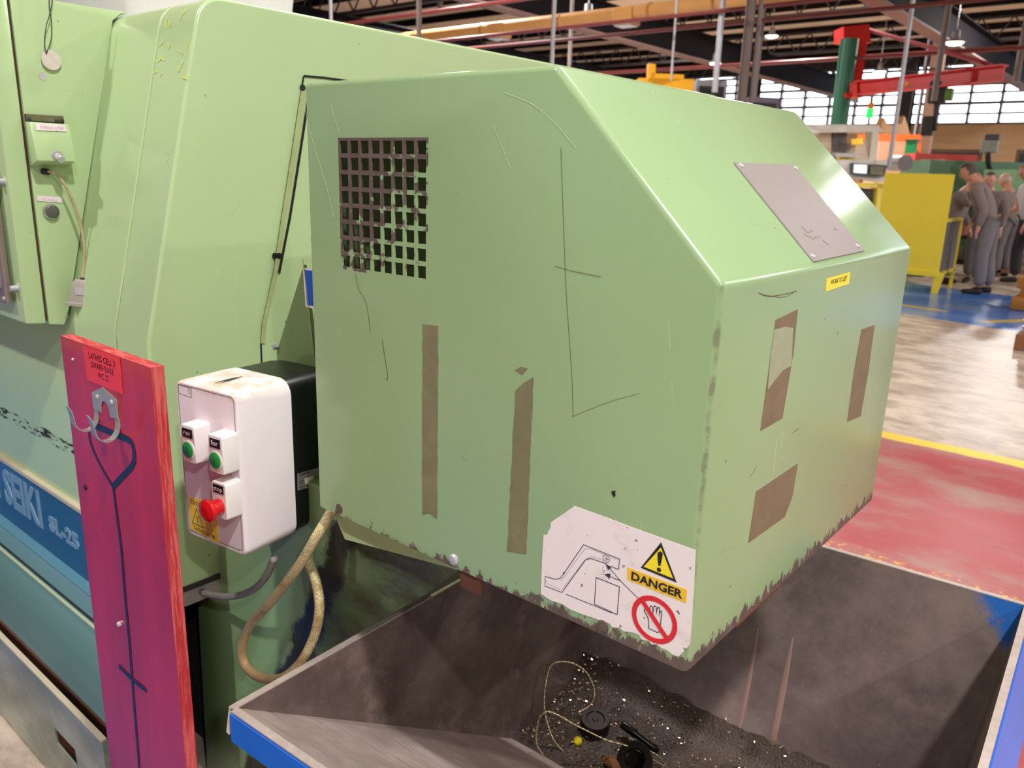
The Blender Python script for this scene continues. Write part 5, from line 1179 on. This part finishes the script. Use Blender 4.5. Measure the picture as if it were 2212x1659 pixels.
# ---- stuff on the floor by the workers
pc = on(2186, 600, 2, 0); pt = thing('wooden_pallet', 'small wooden crate block on the floor behind the workers', 'crate', pc)
for k in range(3): bx_('slat', (pc.x - .3, pc.y + .1 * k, .06 + .12 * k), (pc.x + .3, pc.y + .08 + .1 * k, .16 + .12 * k), mat('pallet_wood', (172, 132, 104), .7) if k == 0 else bpy.data.materials['pallet_wood'], pt, .004)
for s in (-.25, .2): bx_('block', (pc.x + s, pc.y, 0), (pc.x + s + .08, pc.y + .3, .10), bpy.data.materials['pallet_wood'], pt)
tb = on(2062, 545, 1, 14.9); tt = thing('trolley', 'dark trolley loaded with parts behind the legs of the front worker', 'trolley', (tb.x, tb.y, 0))
bx_('tray', (tb.x - .35, tb.y, .18), (tb.x + .35, tb.y + .5, .26), M_black, tt); bx_('carton', (tb.x - .2, tb.y + .1, .65), (tb.x + .12, tb.y + .4, .9), mat('carton', (176, 120, 84), .7), tt)
bx_('shelf', (tb.x - .35, tb.y, .60), (tb.x + .35, tb.y + .5, .65), M_dark, tt)
for s in (-.33, .31):
    for w in (.02, .46): bx_('leg', (tb.x + s, tb.y + w, 0), (tb.x + s + .03, tb.y + w + .03, .65), M_dark, tt)
for k in range(4): bm = B(); cyl(bm, (tb.x - .22 + .13 * k, tb.y + .2, .26), (tb.x - .22 + .13 * k, tb.y + .2, .45), .045, 12); obj('jar', bm, mat('jar_grey', (150, 140, 140), .4, .3) if k == 0 else bpy.data.materials['jar_grey'], tt, None, .6)
yb = on(2206, 672, 2, 0); ybt = thing('vice_casting', 'ochre brown iron casting on the blue floor at the right edge', 'casting', yb)
bm = B(); box(bm, (yb.x - .13, yb.y, 0), (yb.x + .5, yb.y + .4, .16), bev=.03); box(bm, (yb.x - .06, yb.y + .04, .14), (yb.x + .5, yb.y + .36, .42), bev=.04); obj('casting_body', bm, mat('ochre_iron', (178, 118, 44), .5, var=.2), ybt, None, math.radians(40))
bm = B(); box(bm, (yb.x - .11, yb.y + .06, .26), (yb.x + .1, yb.y + .3, .40), bev=.02); obj('jaw', bm, bpy.data.materials['ochre_iron'], ybt)
wb_ = on(2204, 758, 2, 0); wt = thing('timber_baulk', 'brown timber block at the right edge carrying a steel cylinder', 'timber', wb_)
bx_('baulk', (wb_.x - .06, wb_.y, 0), (wb_.x + .6, wb_.y + .3, .15), mat('baulk_brown', (142, 92, 56), .7), wt, .008)
bm = B(); cyl(bm, (wb_.x + .1, wb_.y + .15, .15), (wb_.x + .1, wb_.y + .15, .5), .13, 24)
ch = thing('ribbed_cylinder', 'bright ribbed steel cylinder standing on the timber block', 'cylinder', (wb_.x + .1, wb_.y + .15, .15)); obj('cylinder_body', bm, mat('ribbed_steel', (160, 156, 156), .3, .6), ch, None, math.radians(40))
for k in range(5): bm = B(); cyl(bm, (wb_.x + .1, wb_.y + .15, .19 + .06 * k), (wb_.x + .1, wb_.y + .15, .21 + .06 * k), .14, 24); obj('rib', bm, bpy.data.materials['ribbed_steel'], ch, None, math.radians(40))

# ================================================================== PEOPLE
M_skin = mat('skin', (206, 146, 124), .5, var=.06); M_hairg = mat('grey_hair', (92, 78, 74), .8); M_hairw = mat('white_hair', (196, 176, 168), .7); M_hairb = mat('fair_hair', (150, 104, 76), .8)
M_work = mat('work_jacket', (134, 120, 116), .85, var=.14, vs=7); M_trou = mat('work_trousers', (120, 114, 116), .85, var=.16, vs=8); M_shoe = mat('work_boot', (34, 28, 30), .6)
M_tee = mat('pale_tshirt', (206, 196, 198), .8, var=.05)
def skin(name, verts, edges, m, parent, label=None, sub=2):
    """verts: (point, rx, ry)"""
    me = bpy.data.meshes.new(name); me.from_pydata([tuple(v[0]) for v in verts], edges, []); me.materials.append(m)
    o = bpy.data.objects.new(name, me); COL.objects.link(o)
    sk = o.modifiers.new('skin', 'SKIN'); sk.use_smooth_shade = True
    for i, v in enumerate(verts):
        me.skin_vertices[0].data[i].radius = (v[1], v[2]); me.skin_vertices[0].data[i].use_root = (i == 0)
    su = o.modifiers.new('s', 'SUBSURF'); su.levels = sub; su.render_levels = sub
    dg = bpy.context.evaluated_depsgraph_get(); m2 = bpy.data.meshes.new_from_object(o.evaluated_get(dg)); bpy.data.objects.remove(o)
    if not m2.materials: m2.materials.append(m)
    o = link(name, m2, None, parent); m2.shade_smooth()
    if label: o['label'] = label
    return o
def person(label, foot, face, J, jacket, trousers, hair, bald=False, short=False, cap=None):
    """J: joints in metres (right, forward, up) in a frame whose forward axis is `face`; foot = ground point"""
    f = Vector(face).normalized(); r = Vector((f.y, -f.x, 0)); foot = Vector(foot)
    def P_(k): a = J[k]; return foot + r * a[0] + f * a[1] + Z * a[2]
    t_ = thing('person', label, 'person', foot, 'workers gathered at the lathe' if False else None)
    pel, ch, nk, hd = P_('pelvis'), P_('chest'), P_('neck'), P_('head')
    lean = (hd - nk).normalized(); hf = Vector(J.get('look', (0, 1, -.2))); hf = (r * hf[0] + f * hf[1] + Z * hf[2]).normalized(); hr = hf.cross(Z).normalized(); hu = hr.cross(hf).normalized()
    v = [(pel, .10, .08), (pel.lerp(ch, .5), .11, .085), (ch, .155, .10), (nk, .055, .055), (nk.lerp(hd, .4), .052, .052)]
    e = [(0, 1), (1, 2), (2, 3), (3, 4)]
    for s in ('l', 'r'):
        b = len(v); v += [(P_('hip' + s), .09, .09), (P_('knee' + s), .06, .062), (P_('ankle' + s), .042, .042)]; e += [(0, b), (b, b + 1), (b + 1, b + 2)]
        b = len(v); sh_, el, wr = P_('sho' + s), P_('elb' + s), P_('wri' + s)
        v += [(sh_, .058, .058), (el, .042, .042), (wr, .028, .024)]; e += [(2, b), (b, b + 1), (b + 1, b + 2)]
        d = (wr - el).normalized(); sd = d.cross(f).normalized() if abs(d.dot(f)) < .9 else d.cross(r).normalized(); fn = d.cross(sd).normalized()
        pm = len(v); v.append((wr + d * .045, .034, .018)); e.append((b + 2, pm))
        for i, (o_, L) in enumerate(((-.027, .060), (-.009, .072), (.009, .068), (.027, .052))):
            k = len(v); v += [(wr + d * .085 + sd * o_, .010, .010), (wr + d * (.085 + L * .5) + sd * o_ * 1.1 + fn * .008, .009, .009), (wr + d * (.085 + L * .85) + sd * o_ * 1.1 + fn * .024, .0075, .0075)]; e += [(pm, k), (k, k + 1), (k + 1, k + 2)]
        k = len(v); sg_ = 1 if s == 'l' else -1
        v += [(wr + d * .035 + sd * .034 * sg_, .012, .012), (wr + d * .075 + sd * .052 * sg_ + fn * .01, .010, .010)]; e += [(pm, k), (k, k + 1)]
    body = skin('body', v, e, M_skin, t_)
    # head with face, as a continuation of the body mesh surface
    bm = B(); bmesh.ops.create_uvsphere(bm, u_segments=24, v_segments=18, radius=1)
    for q in bm.verts:
        x, y, z = q.co; w = .078 * (1 - .20 * max(0, -z) ** 1.5); dp = .098 * (1 - .16 * max(0, -z)); 
        nose = .022 * math.exp(-((x) / .16) ** 2 - ((z + .12) / .22) ** 2) * (y > 0); chin = .012 * math.exp(-(x / .4) ** 2 - ((z + .85) / .25) ** 2) * (y > 0)
        eye = -.009 * (math.exp(-((abs(x) - .38) / .16) ** 2 - ((z - .06) / .12) ** 2)) * (y > 0); mouth = -.004 * math.exp(-(x / .3) ** 2 - ((z + .52) / .07) ** 2) * (y > 0)
        ear = .016 * math.exp(-((y + .05) / .16) ** 2 - ((z + .02) / .2) ** 2) * (abs(x) > .7)
        q.co = hd + hr * (x * w + math.copysign(ear, x)) + hf * (y * dp + nose + chin + eye + mouth) + hu * (z * .122)
    cyl(bm, nk - Z * .02, hd - hu * .05 - hf * .02, .052, 14)
    obj('head', bm, M_skin, t_, None, True)
    bm = B()
    for s in (-1, 1): bmesh.ops.create_icosphere(bm, subdivisions=2, radius=.011, matrix=Matrix.Translation(hd + hr * .03 * s + hf * .083 + hu * .008))
    obj('eyes', bm, mat('eye', (60, 50, 48), .3) if 'eye' not in bpy.data.materials else bpy.data.materials['eye'], t_, None, True, None, 'stuff')
    # hair cap
    bm = B(); bmesh.ops.create_uvsphere(bm, u_segments=24, v_segments=18, radius=1); dl = []
    for q in bm.verts:
        x, y, z = q.co; keep = (z > .36 + .28 * (y > .2) and not bald) or (y < .12 and z > -.38) if not bald else (y < .12 and -.34 < z < .42)
        q.co = hd + hr * x * .083 + hf * (y * .102) + hu * z * .129
        if not keep: dl.append(q)
    bmesh.ops.delete(bm, geom=dl, context='VERTS'); 
    obj('hair', bm, hair, t_, None, True)
    if cap:
        bm = B(); bmesh.ops.create_uvsphere(bm, u_segments=20, v_segments=14, radius=1, matrix=Matrix.Translation(hd + Z * .03) @ Matrix.Diagonal((.1, .11, .11, 1))); bmesh.ops.delete(bm, geom=[q for q in bm.verts if q.co.z < hd.z + .03], context='VERTS'); obj('cap', bm, cap, t_, None, True)
    # jacket
    sh_ = .02
    v = [(pel - Z * .11, .16, .135), (pel.lerp(ch, .5), .185, .15), (ch, .215, .155), (ch.lerp(nk, .75), .085, .08)]; e = [(0, 1), (1, 2), (2, 3)]
    for s in ('l', 'r'):
        b = len(v); sho, el, wr = P_('sho' + s), P_('elb' + s), P_('wri' + s)
        v.append((sho, .078, .078)); e.append((2, b))
        if short: v.append((sho.lerp(el, .6), .070, .070)); e.append((b, b + 1))
        else: v += [(sho.lerp(el, .5), .066, .066), (el, .058, .058), (el.lerp(wr, .92), .042, .042)]; e += [(b, b + 1), (b + 1, b + 2), (b + 2, b + 3)]
    skin('shirt' if short else 'jacket', v, e, jacket, t_)
    v = [(pel + Z * .10, .14, .115)]; e = []
    for s in ('l', 'r'):
        b = len(v); hp1, kn, an = P_('hip' + s), P_('knee' + s), P_('ankle' + s)
        v += [(hp1, .122, .12), (hp1.lerp(kn, .5), .110, .112), (kn, .094, .096), (kn.lerp(an, .6), .090, .092), (an + Z * .01, .074, .080)]; e += [(0, b)] + [(b + i, b + i + 1) for i in range(4)]
    skin('trousers', v, e, trousers, t_)
    for s in ('l', 'r'):
        an = P_('ankle' + s); tf = Vector(J.get('toe' + s, (0, 1, 0))); tf = (r * tf[0] + f * tf[1]).normalized(); g = Vector((an.x, an.y, 0))
        skin('boot', [(g - tf * .05 + Z * .047, .045, .045), (g + tf * .06 + Z * .043, .045, .042), (g + tf * .17 + Z * .036, .043, .034), (g + tf * .21 + Z * .030, .03, .026)], [(0, 1), (1, 2), (2, 3)], M_shoe, t_)
    return t_
def joints(h=1.74, lean=0.0, sp=.10, **k):
    s = h / 1.74; up = lambda z, l=1.0: (0, lean * (z - .92) * l, z)
    j = dict(pelvis=(0, 0, .95 * s), chest=(0, lean * .40, 1.34 * s - abs(lean) * .05), neck=(0, lean * .52, 1.50 * s - abs(lean) * .09), head=(0, lean * .52 + .06 + lean * .12, 1.635 * s - abs(lean) * .16))
    for sg, q in ((-1, 'l'), (1, 'r')):
        j['hip' + q] = (sg * .09, 0, .90 * s); j['knee' + q] = (sg * sp, .02, .50 * s); j['ankle' + q] = (sg * (sp + .01), -.02, .09)
        j['sho' + q] = (sg * .19, lean * .44, 1.40 * s - abs(lean) * .07); j['elb' + q] = (sg * .26, lean * .25 + .02, 1.12 * s); j['wri' + q] = (sg * .25, lean * .3 + .12, .88 * s)
    j.update(k); return j
LF = (-RT * .75 + FW * .55)
def gp_(px, py): return on(px, py, 2, 0)
person('balding grey haired worker in grey jacket and trousers nearest the yellow screen', gp_(2112, 634), LF, joints(1.80, .48, .15, wril=(-.27, .10, .90), elbl=(-.30, .06, 1.13), look=(0, 1, -.45), ankler=(.16, -.10, .09), kneer=(.14, -.03, .5)), M_work, M_trou, M_hairg)
person('bald worker in grey jacket seen from behind the front worker', gp_(2156, 598), (-RT * .35 + FW * .9), joints(1.66, .2, .11, look=(0, 1, -.3)), M_work, M_trou, M_hairw, True)
person('worker in pale short sleeved shirt and dark trousers at the right edge', gp_(2200, 614), (-RT * .85 + FW * .1), joints(1.80, .2, .20, wrir=(.15, .34, 1.02), elbr=(.24, .12, 1.12), look=(0, 1, -.35), anklel=(-.2, -.25, .09), kneel=(-.16, -.06, .5)), M_tee, mat('dark_trousers', (64, 58, 70), .85), M_hairb, False, True)
person('worker mostly hidden behind the yellow screen with a hand at his face', on(2074, 600, 1, 13.4) * 1, (-RT * .2 - FW * .6), joints(1.66, .25, .1, wrir=(.02, .22, 1.44), elbr=(.26, .22, 1.2)), M_work, M_trou, M_hairw, True) if False else None
hp2 = on(2068, 400, 1, 13.5); person('worker mostly hidden behind the yellow screen with a hand at his face', (hp2.x, hp2.y, 0), (RT * .55 - FW * .5), joints(1.64, .25, .1, wrir=(.02, .26, 1.40), elbr=(.24, .26, 1.16)), M_work, M_trou, M_hairw, True)
hp3 = on(2142, 400, 1, 14.0); person('worker of whom only the face shows between the two grey jackets', (hp3.x, hp3.y, 0), (-RT * .5 - FW * .6), joints(1.66, .2, .1), M_work, M_trou, M_hairg)
hp4 = on(2101, 340, 1, 20.5); person('distant figure in navy with a red cap before the timber wall', (hp4.x, hp4.y, 0), (RT * .3 + FW * .8), joints(1.9, .05, .1), mat('navy_cloth', (26, 32, 62), .8), mat('navy_cloth_b', (26, 32, 62), .8), M_hairg, False, False, M_redpipe)
